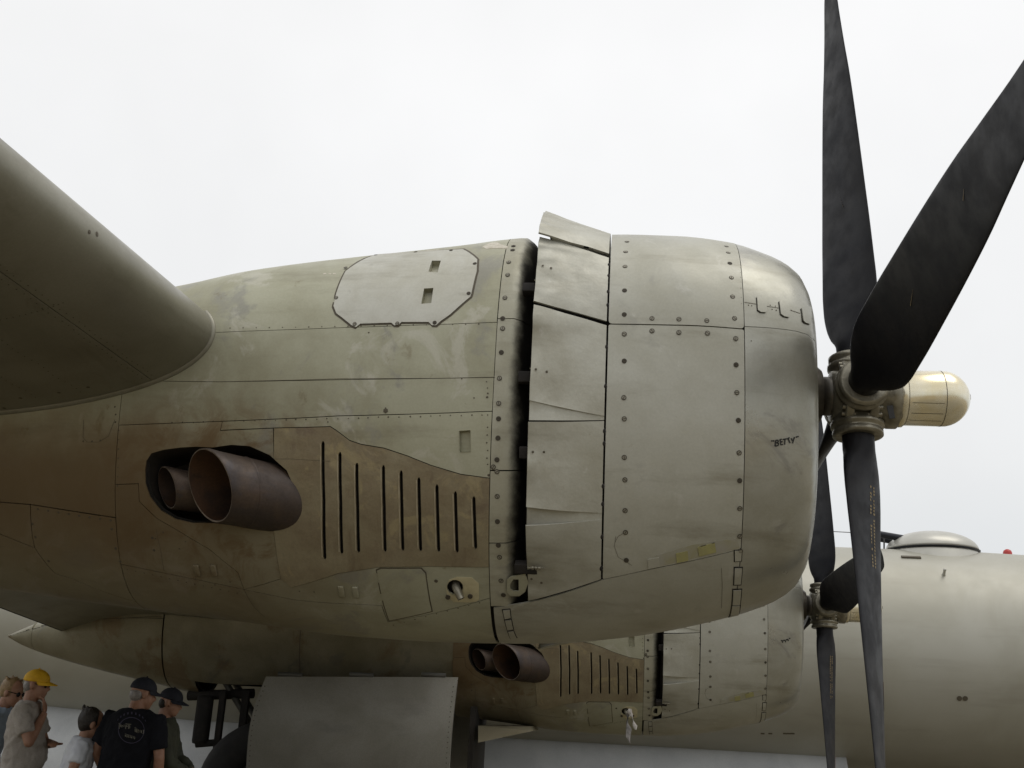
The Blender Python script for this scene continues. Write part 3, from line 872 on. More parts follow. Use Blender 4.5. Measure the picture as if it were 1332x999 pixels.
for q in c1([(110, 480), (145, 485), (365, 525), (410, 535), (250, 535), (290, 545), (480, 575), (525, 590), (705, 650), (750, 670), (345, 480), (400, 490), (570, 535), (140, 865)]): RV.append(q)
for k in range(7): RV.append((155.5 - .3 * k, 560 + 12 * k))
for px, py in RV:
    u, v = NAC.hit(px, py); rivet(mb, NAC.P(u, v, .0052), NAC.nrm(u, v), random.uniform(.003, .0045))
for px, py, r in ((502, 534.5, .013), (567.5, 755, .010), (634, 517, .006), (201, 715, .007), (199, 699, .008), (636, 618, .007)):
    u, v = NAC.hit(px, py); rivet(mb, NAC.P(u, v, .0055), NAC.nrm(u, v), r)
front(mb.build('rivets', M_rivet, nac, AX, kind='stuff'))
# rivets on the flaps
mb = MB()
for (py, u) in ((347, -.40), (350, -.36), (481, -.405), (484, -.355), (588, -.405), (588, -.355), (752, -.405), (757, -.36), (440, -.12), (500, -.12), (570, -.115), (640, -.115), (372, -.12)):
    v = solve_v(u, .08 * (XF1 - u) / .35, py)
    n = NAC.nrm(u, v); lf = (.085 if py > 300 else .1) * (XF1 - u) / (XF1 - XF0)
    q = max(0, 1); rivet(mb, NAC.P(u, v, lf + .004), n, .0065)
front(mb.build('flap_rivets', M_rivet, nac, AX, kind='stuff'))

# exhaust well, big flight hood pipe and the small waste pipe
uv = densify([(a, b * .9) for a, b in resolve(NAC, EXH)], .04); uv = [(a, b / .9) for a, b in uv]
mb = MB(); A = [NAC.P(a, b, .002) for a, b in uv]; k = len(A)
cen = sum(A, Vector()) / k
B1 = [p + Vector((0, .05, 0)) for p in A]; B2 = [cen + (p - cen) * .93 + Vector((0, .26, 0)) for p in A]
mb.grid([A, B1, B2], closed=True); mb.add(B2, [tuple(range(k))])
front(mb.build('exhaust_well', mat('sooty_well', (.035, .027, .02), var=(.014, .012, .010), vscale=9, rough=.8), nac, AX, fixn=False))
def scarf_pipe(name, c, axis, r, length, ky, kz, m_):
    """pipe running aft and slightly outwards, its open end cut on a slant: near wall shorter, top longer"""
    ax = axis.normalized(); a, b = basis(ax); n = 48
    def ring(t, rr):
        o = []
        for k in range(n):
            q = a * cos(2 * pi * k / n) + b * sin(2 * pi * k / n)
            e_ = (ky * -q.y + kz * q.z) * r * max(0, 1 - t / .34)
            o.append(c - ax * t + q * rr + ax * e_)
        return o
    mb = MB()
    mb.grid([ring(0, r), ring(.012, r + .004), ring(.05, r + .001)] + [ring(.05 + (length - .05) * i / 6, r) for i in range(1, 7)], 0, True, True)
    mb.grid([ring(0, r - .007), ring(.03, r - .008), ring(.2, r - .008), ring(length, r * .9)], 1, True, True)
    mb.grid([ring(0, r), ring(-.0015, r - .0035), ring(0, r - .007)], 2, True, True)
    mb.add(ring(length, r), [tuple(range(n))], 1)
    mb.grid([ring(.165, r + .0005), ring(.17, r + .003), ring(.178, r + .0005)], 0, True, True)
    return front(mb.build(name, [m_, M_exh_in, M_exh_rim], nac, AX, fixn=False))
scarf_pipe('exhaust_hood', un(273, 631, 4.845), Vector((-.79, -.60, .05)), .166, .66, -.36, .42, M_exh)
scarf_pipe('waste_pipe', un(217.5, 634, 5.03), Vector((-.86, -.48, .05)), .100, .32, -.30, .40, M_exh)
M_lip = mat('bright_pressed_edge', (.44, .39, .28), var=(.33, .28, .19), vscale=20, metal=.4, rough=.45)
for x, a, b in SLOT:
    mb = MB(); line_on(mb, [(x - 4.2, a + 3), (x - 3.2, (a + b) / 2), (x - 2.0, b - 3)], .006, .0112)
    front(mb.build('louvre_lip', M_lip, nac, AX, fixn=False))
# the name painted on the nose ring
def strokes(name, S, L, sc_, ox, oy, wd, m_, parent, org):
    mb = MB()
    for st in L: line_on(mb, [(ox + x / sc_, oy + y / sc_) for x, y in st], wd, .0072, S=S)
    return mb.build(name, m_, parent, org, fixn=False)
NAME = [[(218, 335), (226, 388)], [(275, 335), (288, 388)], [(352, 340), (334, 548)], [(350, 342), (425, 335), (446, 385), (375, 428)], [(375, 428), (455, 445), (440, 512), (340, 548)],
        [(480, 345), (560, 292)], [(520, 350), (528, 500), (605, 480)], [(524, 405), (592, 380)], [(590, 312), (735, 288)], [(672, 300), (662, 492)], [(745, 300), (830, 240)], [(785, 285), (850, 440)],
        [(885, 265), (925, 350)], [(1000, 225), (930, 445)], [(1045, 238), (1085, 215)], [(1095, 222), (1138, 196)]]
strokes('painted_name', NAC, NAME, 26.64, 995, 560, .0066, M_letter, nac, AX)

# ---- aft part of the near nacelle, running under and behind the wing
def naft(name, outline, m_=M_skin, **k): return patch(name, NAC, outline, m_, nac, AX, **k)
naft('inner_skin', [('q', -4.55, -179.9), ('q', XS, -179.9), ('q', XS, 179.9), ('q', -4.55, 179.9)], M_in, off=-.035, thick=.002, gap=0, h=.14)
v1 = ph(60, 660); v1b = ph(150, 673)
naft('aft_skin_panel', [('q', -4.55, v1), (40, 656), ('q', XS, v1b), ('q', XS, top), ('q', -4.55, top)])
naft('aft_skin_panel', [(40, 656), ('q', XS, v1b), ('q', XS, ph(200, 785)), (95, 752), (72, 745), (46, 712), (42, 690)], h=.06)
naft('aft_skin_panel', [('q', -4.55, v1), (40, 656), (42, 690), (46, 712), (0, 694), ('q', -4.55, ph(2, 694))])
naft('aft_belly_panel', [('q', -4.55, ph(2, 694)), (0, 694), (46, 712), (72, 745), (95, 752), ('q', XS, ph(200, 785)), ('q', XS, -100), ('q', -4.55, -100)])
naft('aft_skin_panel', [('q', -4.55, top), ('q', XS, top), ('q', XS, 260), ('q', -4.55, 260)], h=.14)
mb = MB()
for k in range(8): 
    u, v = NAC.hit(50 + 13.5 * k, 662 + 2.1 * k); rivet(mb, NAC.P(u, v, .005), NAC.nrm(u, v), .0065)
for px, py in ((43, 681), (47, 698), (64, 729), (146, 688), (151, 713), (157, 730)):
    u, v = NAC.hit(px, py); rivet(mb, NAC.P(u, v, .005), NAC.nrm(u, v), .0075)
c2b = lambda P: [(x / 3.027, 480 + y / 3.027) for x, y in P]
for q in c2b([(330, 285), (365, 285), (397, 282), (455, 150), (458, 180), (457, 210)]):
    u, v = NAC.hit(*q); rivet(mb, NAC.P(u, v, .005), NAC.nrm(u, v), .005)
line_on(mb, c2b([(332, 200), (330, 270), (345, 288), (390, 288), (430, 265), (455, 200)]), .002)
mb.build('rivets', M_rivet, nac, AX, kind='stuff')
# closing cone far aft, out of the picture
mb = MB(); rows = []
for x, s_ in ((-4.55, 1), (-5.2, .72), (-5.8, .38), (-6.1, .03)):
    rows.append([Vector((x, AX.y, AX.z - .3)) + (NAC.raw(-4.55, 2 * pi * k / 48) - Vector((-4.55, AX.y, AX.z - .3))) * Vector((0, s_, s_)).length / sqrt(2) for k in range(48)])
    for p in rows[-1]: p.x = x
mb.grid(rows, closed=True); mb.build('aft_cone', M_skin, nac, AX)

# ---- inboard nacelle: same front, its own long tail and undercarriage bay
DF = Vector((.874, 5.84, -.521))
nac2 = empty('engine_nacelle', AX + DF, plane, label='farther inboard engine nacelle seen below the first one, above the landing gear')
for o in FRONT:
    c = o.copy(); COL.objects.link(c); c.parent = nac2; WL[c] = AX + DF
AX2 = AX + DF
NAC2 = Loft([x + DF.x for x in NX], NW, NT, NB, AX2.y, AX2.z, dent=0).prep()
strokes('painted_name', NAC2, [[(400, 480), (470, 520)], [(505, 478), (470, 612)], [(520, 482), (600, 488), (632, 585)], [(640, 472), (745, 430)], [(740, 430), (765, 525)], [(790, 410), (860, 380)]], 38.06, 1005, 820, .012, M_letter, nac2, AX2)
TX = [-6.66, -6.5, -6.2, -5.6, -4.95, -4.15, -3.4, -2.6, XS + .874 + .02]
xs_ = XS
TWd = [.012, .10, .21, .38, .51, .60, .65, .68, NAC.w(XS)]
TZ = [-.705, -.68, -.62, -.52, -.42, -.32, -.22, -.12, 0]
# bottom and top heights above ground, converted to half heights
ZB = [2.098, 2.03, 1.94, 1.81, 1.70, 1.58, 1.58, 1.58, AX2.z - NAC.b(XS)]
ZT = [2.106, 2.18, 2.30, 2.46, 2.58, 2.74, 2.95, 3.10, AX2.z + NAC.t(XS)]
TT = [a - (AX2.z + z) for a, z in zip(ZT, TZ)]; TB = [(AX2.z + z) - b for b, z in zip(ZB, TZ)]
TAIL = Loft(TX, TWd, TT, TB, AX2.y, AX2.z, n=2.2, dent=.001, seed=5, zshift=TZ).prep()
xe = TX[-1]; xj = TAIL.hit(212, 830)[0]; xb0, xb1 = -4.35, -1.9
def tpan(name, outline, m_=M_skin, **k): return patch(name, TAIL, outline, m_, nac2, AX2, **dict(dict(h=.1), **k))
tpan('tail_inner_skin', [('q', xj, -179.9), ('q', xe, -179.9), ('q', xe, 179.9), ('q', xj, 179.9)], M_in, off=-.05, thick=.002, gap=0,
     holes=[[('q', xb0, -118), ('q', xb1, -118), ('q', xb1, -58), ('q', xb0, -58)]])
M_tail = mat('tail_cone_paint', (.24, .225, .165), var=(.18, .165, .11), vscale=2.2, metal=.45, rough=.42, rvar=.06, fine=.07, bump=.08,
             spots=[((.15, .10, .05), 1.6, .52, .6), ((.12, .115, .10), 2.6, .6, .5)])
tpan('tail_cone_panel', [('q', -6.30, -100), ('q', xj - .012, -100), ('q', xj - .012, -5), ('q', -6.30, 5)], M_tail)
tpan('tail_cone_panel', [('q', -6.30, 5), ('q', xj - .012, -5), ('q', xj - .012, 180), ('q', -6.30, 180)], M_tail)
tpan('tail_cone_panel', [('q', -6.30, 180), ('q', xj - .012, 180), ('q', xj - .012, 260), ('q', -6.30, 260)], M_tail)
tpan('tail_cone_tip', [('q', -6.655, -179.9), ('q', -6.30, -179.9), ('q', -6.30, 179.9), ('q', -6.655, 179.9)], M_tail, h=.05)
tpan('tail_skin_panel', [('q', xj, -56), ('q', xe, -56), ('q', xe, 100), ('q', xj, 100)], M_tail)
tpan('tail_skin_panel', [('q', xj, 100), ('q', xe, 100), ('q', xe, 236), ('q', xj, 236)], M_tail)
tpan('tail_skin_panel', [('q', xj, -124), ('q', xb0, -124), ('q', xb0, -56), ('q', xj, -56)], M_tail)
mb = MB()
line_on(mb, [('q', -5.2, -2), ('q', -4.9, -3), ('q', xj, -4)], .006, .008, S=TAIL)
line_on(mb, [('q', -2.6 - .6, -56), ('q', -3.2, 0), ('q', -3.2, 60)], .008, .008, S=TAIL)
mb.build('grimy_joint', M_rivet, nac2, AX2, kind='stuff')
# oil cooler exit flap under the inboard engine
mb = MB()
q0, q1, q2, q3 = un(622, 944, 10.9), un(690, 945, 10.9), un(692, 951, 10.7), un(622, 966, 10.7)
q4 = un(620, 968, 10.7)
th_ = Vector((0, 0, -.03))
dy = Vector((0, .9, 0))
mb.add([q0, q1, q2, q3, q0 + dy, q1 + dy, q2 + dy, q3 + dy], [(0, 1, 2, 3), (4, 7, 6, 5), (0, 4, 5, 1), (3, 2, 6, 7), (0, 3, 7, 4), (1, 5, 6, 2)])
mb.build('oil_cooler_flap', M_skin, nac2, AX2)

# ---- wing
LEu = lambda u: -2.07 + .1228 * (u - 4.86)
ZLE = lambda u: 1.65 + 1.72 - (.0787 if u > 4.86 else .056) * (u - 4.86)
CH = lambda u: 2.26 + .143 * (u + 5.5)
TH = lambda u: (.14 + .0046 * (u + 5.5)) * .95
WING = Wing(LEu, CH, ZLE, TH, radians(5))
_raw = Wing.raw
def wraw(s, u, v):
    p = _raw(s, u, v); x = v * v
    if x > .72: p.z -= .8 * (x - .72)**2 * s.ch(u)
    return p
Wing.raw = wraw
WING.prep()
wg = empty('wing', (LEu(5), 5, ZLE(5)), plane, label='dark weathered wing seen from below, its leading edge running to the upper left')
WO = WL[wg]
vS = WING.hit(80, 410)[1]
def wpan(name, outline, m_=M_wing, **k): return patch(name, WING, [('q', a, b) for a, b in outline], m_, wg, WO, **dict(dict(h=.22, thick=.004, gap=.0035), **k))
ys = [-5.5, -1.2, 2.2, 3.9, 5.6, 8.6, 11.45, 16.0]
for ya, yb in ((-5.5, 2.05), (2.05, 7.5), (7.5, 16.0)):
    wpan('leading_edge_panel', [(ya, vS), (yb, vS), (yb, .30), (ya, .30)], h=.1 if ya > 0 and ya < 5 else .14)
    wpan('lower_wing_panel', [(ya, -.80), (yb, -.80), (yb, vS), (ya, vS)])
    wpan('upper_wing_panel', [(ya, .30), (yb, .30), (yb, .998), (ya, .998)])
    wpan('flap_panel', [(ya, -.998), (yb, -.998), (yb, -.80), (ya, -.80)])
mb = MB(); K_ = 24
mb.grid([[WING.raw(u, -1 + 2 * k / 60) - WING.nrm(u, -1 + 2 * k / 60) * .025 for k in range(61)] for u in [-5.4 + 21.2 * i / 40 for i in range(41)]])
mb.build('wing_inner_skin', M_in, wg, WO)
mb = MB()
P0 = [WING.raw(-5.5, -1 + 2 * k / 40) for k in range(41)]
rows = [P0] + [[Vector((LEu(-5.5) - 1.0, -5.5 - .9 * s_, 0)) + (p - Vector((LEu(-5.5) - 1.0, -5.5, p.z))) * sqrt(max(0, 1 - s_**2)) + Vector((0, 0, ZLE(-5.5) + (p.z - ZLE(-5.5)) * sqrt(max(0, 1 - s_**2)))) for p in P0] for s_ in (.4, .7, .9, .99)]
mb.grid(rows); mb.build('wing_tip', M_wing, wg, WO)
mb = MB()
for px, py in ((115, 562 - 260), (125, 304), (27, 517), (76, 510), (113, 503), (5, 530), (125, 305)):
    try:
        u, v = WING.hit(px, py); rivet(mb, WING.P(u, v, .004), WING.nrm(u, v), .010)
    except Exception: pass
for row in (vS - .012, vS + .012, vS - .13, vS - .20):
    for k in range(70):
        u, v = 4.85 - .045 * k, row + .002 * sin(k); rivet(mb, WING.P(u, v, .004), WING.nrm(u, v), .0035)
for uu in (2.02, 2.08, 3.2, 4.05):
    for k in range(40):
        v = vS - .4 + .011 * k; rivet(mb, WING.P(uu, v, .004), WING.nrm(uu, v), .0035)
mb.build('rivets', M_rivet, wg, WO, kind='stuff')
# fillet strip where the wing meets the nacelle: a narrow welt following the joint
pts = []
for k in range(60):
    v = -.62 + .75 * k / 59
    # march along span to find the nacelle's surface
    lo, hi = 4.2, 5.6
    def ins(y):
        p = WING.raw(y, v); zc = p.z - AX.z
        if p.x < -4.5: return False
        hh = NAC.t(p.x) if zc > 0 else NAC.b(p.x)
        return (abs(zc) / hh)**NAC.n + (abs(AX.y - y) / NAC.w(p.x))**NAC.n < 1
    if not ins(hi): continue
    for _ in range(30):
        mid = (lo + hi) / 2
        if ins(mid): hi = mid
        else: lo = mid
    pts.append(WING.raw(lo, v))
if len(pts) > 4:
    mb = MB(); mb.tube([p for p in pts], .020, 10); mb.build('wing_root_fillet', M_wing, wg, WO)

# ---- propellers
HUB = Vector((1.2366, 5.6118, 3.3276))
BR = [.17, .30, .36, .44, .55, .70, .90, 1.3, 1.7, 2.0, 2.25, 2.50, 2.71, 2.775, 2.80]
BC = pchip(BR, [.165, .18, .26, .33, .38, .40, .40, .385, .36, .33, .29, .24, .20, .16, .05])
BT = pchip(BR, [.165, .16, .135, .11, .09, .072, .062, .050, .040, .032, .024, .017, .012, .008, .003])
BA = pchip(BR, [44, 42, 41, 39, 36, 33, 30, 25, 20.5, 17, 13, 10.5, 9, 9, 9])
def blade_pt(r, s, side, hub, th):
    """s -1 trailing .. +1 leading edge; side +1 the forward face"""
    er = Vector((0, -cos(th), sin(th))); et = Vector((0, -sin(th), -cos(th))); ex = Vector((1, 0, 0))
    b = radians(BA(r)); le = et * cos(b) + ex * sin(b); nf = ex * cos(b) - et * sin(b)
    k = max(0, min(1, (r - .3) / .3)); c = BC(r); t = BT(r)
    prof = sqrt(max(0, 1 - s * s)) * (1 - k) + k * sqrt(max(0, 1 - abs(s)**2.4)) * (1 + .25 * s)
    return hub + er * r + le * (s * c / 2) + nf * (side * prof * t / 2 * (1 if side > 0 else (1 - .55 * k)))
def make_blade(hub, th):
    mb = MB(); rows = []
    rs = [.15 + .03 * i for i in range(20)] + [.75 + (2.64 - .75) * i / 28 for i in range(29)] + [2.68, 2.71, 2.73, 2.75, 2.765, 2.78, 2.79, 2.7995]
    for r in rs:
        a = [blade_pt(r, cos(pi * i / 14), 1, hub, th) for i in range(15)]
        b = [blade_pt(r, -cos(pi * i / 14), -1, hub, th) for i in range(1, 14)]
        rows.append(a + b)
    mb.grid(rows, closed=True); n = len(rows[0])
    mb.add(rows[0], [tuple(range(n))]); mb.add(rows[-1], [tuple(range(n))])
    return mb
def prop(hub, th, label, k_len=1.0):
    pr = empty('propeller', hub, plane, label=label)
    for k in range(4):
        make_blade(hub, th + k * pi / 2).build('propeller_blade', M_blade, pr, hub, weld=.0005).scale = (1, k_len, k_len)
    # hub barrel
    mb = MB(); ex = Vector((1, 0, 0))
    prof = [(-.135, .10), (-.13, .135), (-.06, .15), (.06, .15), (.12, .145), (.16, .168), (.205, .168), (.21, .155), (.215, .0)]
    mb.tube([hub + ex * a for a, _ in prof], [r for _, r in prof], 40, cap=True)
    mb.build('hub_barrel', M_hub, pr, hub)
    mb = MB()
    mb.tube([hub + ex * a for a in (-.36, -.24, -.235, -.21, -.205, -.175, -.17, -.13)], [.085, .085, .10, .10, .088, .088, .105, .105], 32)
    mb.build('propeller_shaft', M_hubd, pr, hub)
    for k in range(4):
        t = th + k * pi / 2; er = Vector((0, -cos(t), sin(t))); et = Vector((0, -sin(t), -cos(t)))
        mb = MB()
        mb.tube([hub + er * a for a in (.05, .15, .155, .175, .18, .195, .20, .222, .227)], [.128, .128, .138, .138, .122, .122, .130, .130, .112], 32)
        mb.build('blade_socket', M_hub, pr, hub)
        # clamp lugs with bolts on both flanks of the barrel joint
        mb = MB()
        t2 = t + pi / 4; e2 = Vector((0, -cos(t2), sin(t2))); f2 = Vector((0, -sin(t2), -cos(t2)))
        rot = Matrix((ex, e2, f2)).transposed()
        for sx in (-.062, .062):
            mb = MB()
            mb.box(hub + ex * sx + e2 * .165, (.05, .06, .075), rot, bev=.012)
            for dd in (-.02, .02):
                mb.tube([hub + ex * (sx - .04) + e2 * .178 + f2 * dd, hub + ex * (sx + .04) + e2 * .178 + f2 * dd], .013, 10)
            mb.build('clamp_lug', M_hub, pr, hub)
    # pitch-change dome
    mb = MB(); r0 = .148
    pts = [(.205, .152), (.215, .158), (.235, .158), (.24, r0), (.44, r0)] + [(.44 + .145 * sin(pi / 2 * k / 10), r0 * cos(pi / 2 * k / 10) + .0008) for k in range(1, 11)]
    mb.tube([hub + ex * a for a, _ in pts], [r for _, r in pts], 48)
    mb.build('dome', M_dome, pr, hub)
    mb = MB()
    for a in (.242, .43): mb.tube([hub + ex * a, hub + ex * (a + .003)], [r0 + .0012] * 2, 48, cap=False)
    for t in (-.45, -.85, -1.2):
        d_ = Vector((0, -cos(t), sin(t))) * (r0 + .0008); e_ = Vector((0, sin(t), cos(t))) * .0012
        mb.add([hub + ex * .26 + d_ - e_, hub + ex * .26 + d_ + e_, hub + ex * .42 + d_ + e_, hub + ex * .42 + d_ - e_], [(0, 1, 2, 3)])
    mb.build('dome_seams', M_rivet, pr, hub, kind='stuff', fixn=False)
    mb = MB(); mb.box(hub + Vector((.585, 0, .01)), (.012, .03, .03), bev=.004)
    mb.build('dome_plug', M_hubd, pr, hub)
    return pr
TH0 = .085
p1 = prop(HUB, TH0, 'large four-bladed black propeller of the outboard engine, blades cut by the picture edge')
TH2 = .06
p2 = prop(HUB + DF, TH2, 'smaller-looking black propeller of the inboard engine beyond the first propeller', .93)
# data plate on the hub shell
mb = MB()
q = un(1159, 536, HUB.y - .166); mb.box(q, (.03, .006, .07), Matrix.Rotation(radians(-8), 3, 'Y')); mb.build('data_plate', M_letter, p1, HUB)
# stencil marks and red bands on the downward blades
def blade_marks(hub, th, parent, seed):
    rnd = random.Random(seed); mb = MB()
    for row, s0 in ((0, -.02), (1, .17)):
        r = .50
        while r < .92:
            if rnd.random() < .82:
                a = [blade_pt(r, s0, 1, hub, th), blade_pt(r + .011, s0, 1, hub, th), blade_pt(r + .011, s0 + .11, 1, hub, th), blade_pt(r, s0 + .11, 1, hub, th)]
                b = [blade_pt(r, s0, -1, hub, th), blade_pt(r + .011, s0, -1, hub, th), blade_pt(r + .011, s0 + .11, -1, hub, th), blade_pt(r, s0 + .11, -1, hub, th)]
                for P, o in ((a, 1), (b, -1)):
                    c_ = (P[1] - P[0]).cross(P[3] - P[0]).normalized()
                    if c_.dot(Vector((o, 0, 0))) < 0: c_ = -c_
                    j = rnd.random()
                    P = [p + c_ * .0012 for p in P]
                    k_ = .45 + .5 * rnd.random()
                    P[2] = P[1].lerp(P[2], k_); P[3] = P[0].lerp(P[3], .4 + .6 * rnd.random())
                    mb.add(P, [(0, 1, 2, 3)])
            r += .017
    mb.build('stencil_marks', M_stencil, parent, hub, kind='stuff')
    mb = MB()
    for side in (1, -1):
        P = [blade_pt(r, s, side, hub, th) + Vector((.0016 * side, 0, 0)) for r in (1.46, 1.53, 1.60) for s in (.72, .84, .95)]
        mb.add(P, [(0, 1, 4, 3), (1, 2, 5, 4), (3, 4, 7, 6), (4, 5, 8, 7)])
    mb.build('red_blade_mark', M_redmark, parent, hub)
blade_marks(HUB, TH0 - pi / 2, p1, 3)
blade_marks(HUB + DF, TH2 - pi / 2, p2, 4)
mb = MB()
for (r, s, dr) in ((1.15, .1, .10), (1.95, -.1, .04)):
    for th in (TH0, TH0 + pi / 2):
        P = [blade_pt(r, s, -1, HUB, th), blade_pt(r + dr, s - .16, -1, HUB, th)]
        P = [p - Vector((.0016, 0, 0)) for p in P]; d = Vector((0, .0022, .0022))
        mb.add([P[0] - d, P[0] + d, P[1] + d * .3, P[1] - d * .3], [(0, 1, 2, 3)])
mb.build('blade_scratch', M_stencil, p1, HUB, kind='stuff')

# ---- fuselage
FY, FZ, FR = 16.05, 1.65 + .93, 1.54
mb = MB(); rows = []
prof = [(7.6, .02), (7.55, .25), (7.4, .60), (7.15, .95), (6.8, 1.25), (6.4, 1.44), (5.9, 1.52), (5.2, 1.538), (3, FR), (0, FR), (-6, FR), (-9, 1.50), (-12, 1.38), (-16, 1.0), (-20, .55), (-22.5, .2), (-22.8, .02)]
for x, r in prof:
    dz = 0 if x > -6 else (-6 - x) * .035
    rows.append([Vector((x, FY + r * cos(2 * pi * k / 96), FZ + dz + r * sin(2 * pi * k / 96))) for k in range(96)])
mb.grid(rows, closed=True)
fo = mb.build('fuselage', M_fus, plane, (0, FY, FZ), label='dull aluminium fuselage side behind the inboard engine')
FO = Vector((0, FY, FZ))
def fus(x, ang, off=0.0, r=FR): return Vector((x, FY - (r + off) * cos(ang), FZ + (r + off) * sin(ang)))
# nose glazing ribs (beyond the right edge)
for k in range(8):
    a = 2 * pi * k / 8 + .2
    mb = MB(); mb.tube([Vector((x, FY + (r + .01) * cos(a), FZ + (r + .01) * sin(a))) for x, r in ((7.55, .25), (7.4, .60), (7.15, .95), (6.8, 1.25), (6.4, 1.42))], .02, 6)
    mb.build('nose_frame_rib', M_fus, fo, FO)
# open bomb bay doors hanging from the belly
zh = 1.65 - .30
for x0, x1 in ((-2.9, 3.05), (-8.6, -3.05)):
    mb = MB(); rows = []
    for i in range(9):
        s_ = i / 8
        y = 15.38 - .42 * s_ - .12 * sin(pi * s_); z = zh - .02 - 1.05 * s_
        rows.append([Vector((x0 + (x1 - x0) * k / 6, y, z)) for k in range(7)])
    back = [[p + Vector((0, .06, 0)) for p in r] for r in rows]
    mb.grid(rows); mb.grid(back)
    for A, B in ((rows[0], back[0]), (rows[-1], back[-1])): mb.grid([A, B])
    mb.grid([[r[0] for r in rows], [r[0] for r in back]]); mb.grid([[r[-1] for r in rows], [r[-1] for r in back]])
    mb.build('bomb_bay_door', M_door, fo, FO, weld=.0005)
    mb = MB(); mb.box(((x0 + x1) / 2, 15.42, zh + .015), (x1 - x0, .05, .03)); mb.build('door_hinge', M_edge, fo, FO)
# small fittings on the fuselage side
def fuspx(px, py):
    d = ray(px, py); # intersect cylinder
    o = EYE; a = d.y**2 + d.z**2; b = 2 * ((o.y - FY) * d.y + (o.z - FZ) * d.z); c = (o.y - FY)**2 + (o.z - FZ)**2 - FR**2
    disc = b * b - 4 * a * c
    return o + d * ((-b - sqrt(max(disc, 0))) / (2 * a))
mb = MB(); q = fuspx(1185, 725.5); mb.box(q, (.26, .04, .05), Matrix.Rotation(radians(-60), 3, 'X')); mb.build('grille', M_rivet, fo, FO)
mb = MB(); q = fuspx(1227.5, 748); n = (q - Vector((q.x, FY, FZ))).normalized()
mb.tube([q - n * .01, q + n * .02, q + n * .09], [.03, .02, .016], 10); mb.ell(q + n * .09, (.022, .022, .022), 0, 10, 8); mb.build('vent_mast', M_turret, fo, FO)
mb = MB()
for px in (1248, 1255.5):
    q = fuspx(px, 908.5); n = (q - Vector((q.x, FY, FZ))).normalized(); mb.tube([q - n * .01, q + n * .006], .032, 14)
mb.build('drain_ports', M_rivet, fo, FO, kind='stuff')
mb = MB()
for px in (992, 1002, 1021, 1026, 1031):
    q = fuspx(px, 954); n = (q - Vector((q.x, FY, FZ))).normalized(); mb.box(q + n * .002, (.05, .006, .02), Matrix.Rotation(radians(30), 3, 'X'))
mb.build('stencil_marks', M_rivet, fo, FO, kind='stuff')
mb = MB(); q = un(1310.5, 719, FY); mb.tube([q - Vector((0, 0, .06)), q, q + Vector((0, 0, .03)), q + Vector((0, 0, .05))], [.062, .062, .052, .02], 16)
mb.build('red_beacon', M_red, fo, FO)
mb = MB(); q = un(1079, 714, FY); mb.box(q + Vector((0, 0, .01)), (.09, .1, .07), bev=.015); mb.build('antenna_base', M_rivet, fo, FO)
mb = MB(); mb.tube([un(1076, 691, FY), un(1150, 695, FY)] , .006, 6)
mb.tube([un(1150, 695, FY), un(1150, 718, FY)], .012, 6); mb.build('antenna_wire', M_cable, fo, FO)
# upper gun turret
tp = un(1212, 714, FY)
tu = empty('gun_turret', (tp.x, FY, FZ + FR), plane, label='low domed gun turret with two barrels on top of the fuselage')
TO = WL[tu]
mb = MB()
mb.ell((tp.x, FY, FZ + FR + .005), (.64, .64, .285), 0, 40, 12, zmin=0)
mb.build('turret_dome', M_turret, tu, TO)
mb = MB(); mb.tube([(tp.x, FY, FZ + FR - .02), (tp.x, FY, FZ + FR + .004)], [.645, .658], 40); mb.build('turret_ring', M_gun, tu, TO)
mb = MB(); mb.tube([(tp.x, FY, FZ + FR - .3), (tp.x, FY, FZ + FR - .08), (tp.x, FY, FZ + FR - .02)], [.72, .66, .63], 40); mb.build('turret_fairing', M_turret, tu, TO)
for dy_, py in ((-.16, 0), (.16, 0)):
    b0_ = Vector((tp.x - .42, FY + dy_, FZ + FR + .15)); e0 = b0_ + Vector((-.66, 0, .10))
    mb = MB(); mb.tube([b0_ + Vector((.15, 0, -.02)), b0_, b0_ + Vector((-.02, 0, .003)), e0], [.06, .06, .05, .046], 12)
    mb.build('gun_barrel', M_gun, tu, TO)

# ---- landing gear of the inboard nacelle
lg = empty('landing_gear', (-3.3, 11.45, 0), plane, label='dark landing gear leg and tyres under the inboard nacelle')
LO = WL[lg]
def wheel(y):
    mb = MB(); c = Vector((-3.45, y, .70)); rows = []
    for k in range(16):
        a = 2 * pi * k / 16
        rr = .50 + .195 * cos(a); yy = .17 * sin(a)
        rr = .50 + spow(cos(a), .8) * .195; yy = spow(sin(a), .8) * .17
        rows.append([c + Vector((rr * cos(2 * pi * j / 48), yy, rr * sin(2 * pi * j / 48))) for j in range(48)])
    rows.append(rows[0]); mb.grid(rows, closed=True); t_ = mb.build('tyre', M_rubber, lg, LO, weld=.0005)
    mb = MB(); mb.tube([c + Vector((0, a, 0)) for a in (-.13, -.12, -.06, .06, .12, .13)], [.10, .30, .33, .33, .30, .10], 32); mb.build('wheel_rim', M_strut, lg, LO)
wheel(11.02); wheel(11.88)
mb = MB(); mb.tube([(-3.45, 11.0, .7), (-3.45, 11.9, .7)], .07, 16); mb.build('axle', M_strut, lg, LO)
mb = MB(); mb.tube([(-3.45, 11.45, .7), (-3.42, 11.45, 1.2), (-3.38, 11.45, 1.21), (-3.3, 11.45, 2.4)], [.085, .085, .13, .14], 20); mb.build('oleo_strut', M_strut, lg, LO)
mb = MB(); mb.tube([(-3.5, 11.3, 1.0), (-4.1, 11.3, 1.75)], .035, 10); mb.tube([(-3.5, 11.6, 1.0), (-4.1, 11.6, 1.75)], .035, 10); mb.build('torque_link', M_strut, lg, LO)
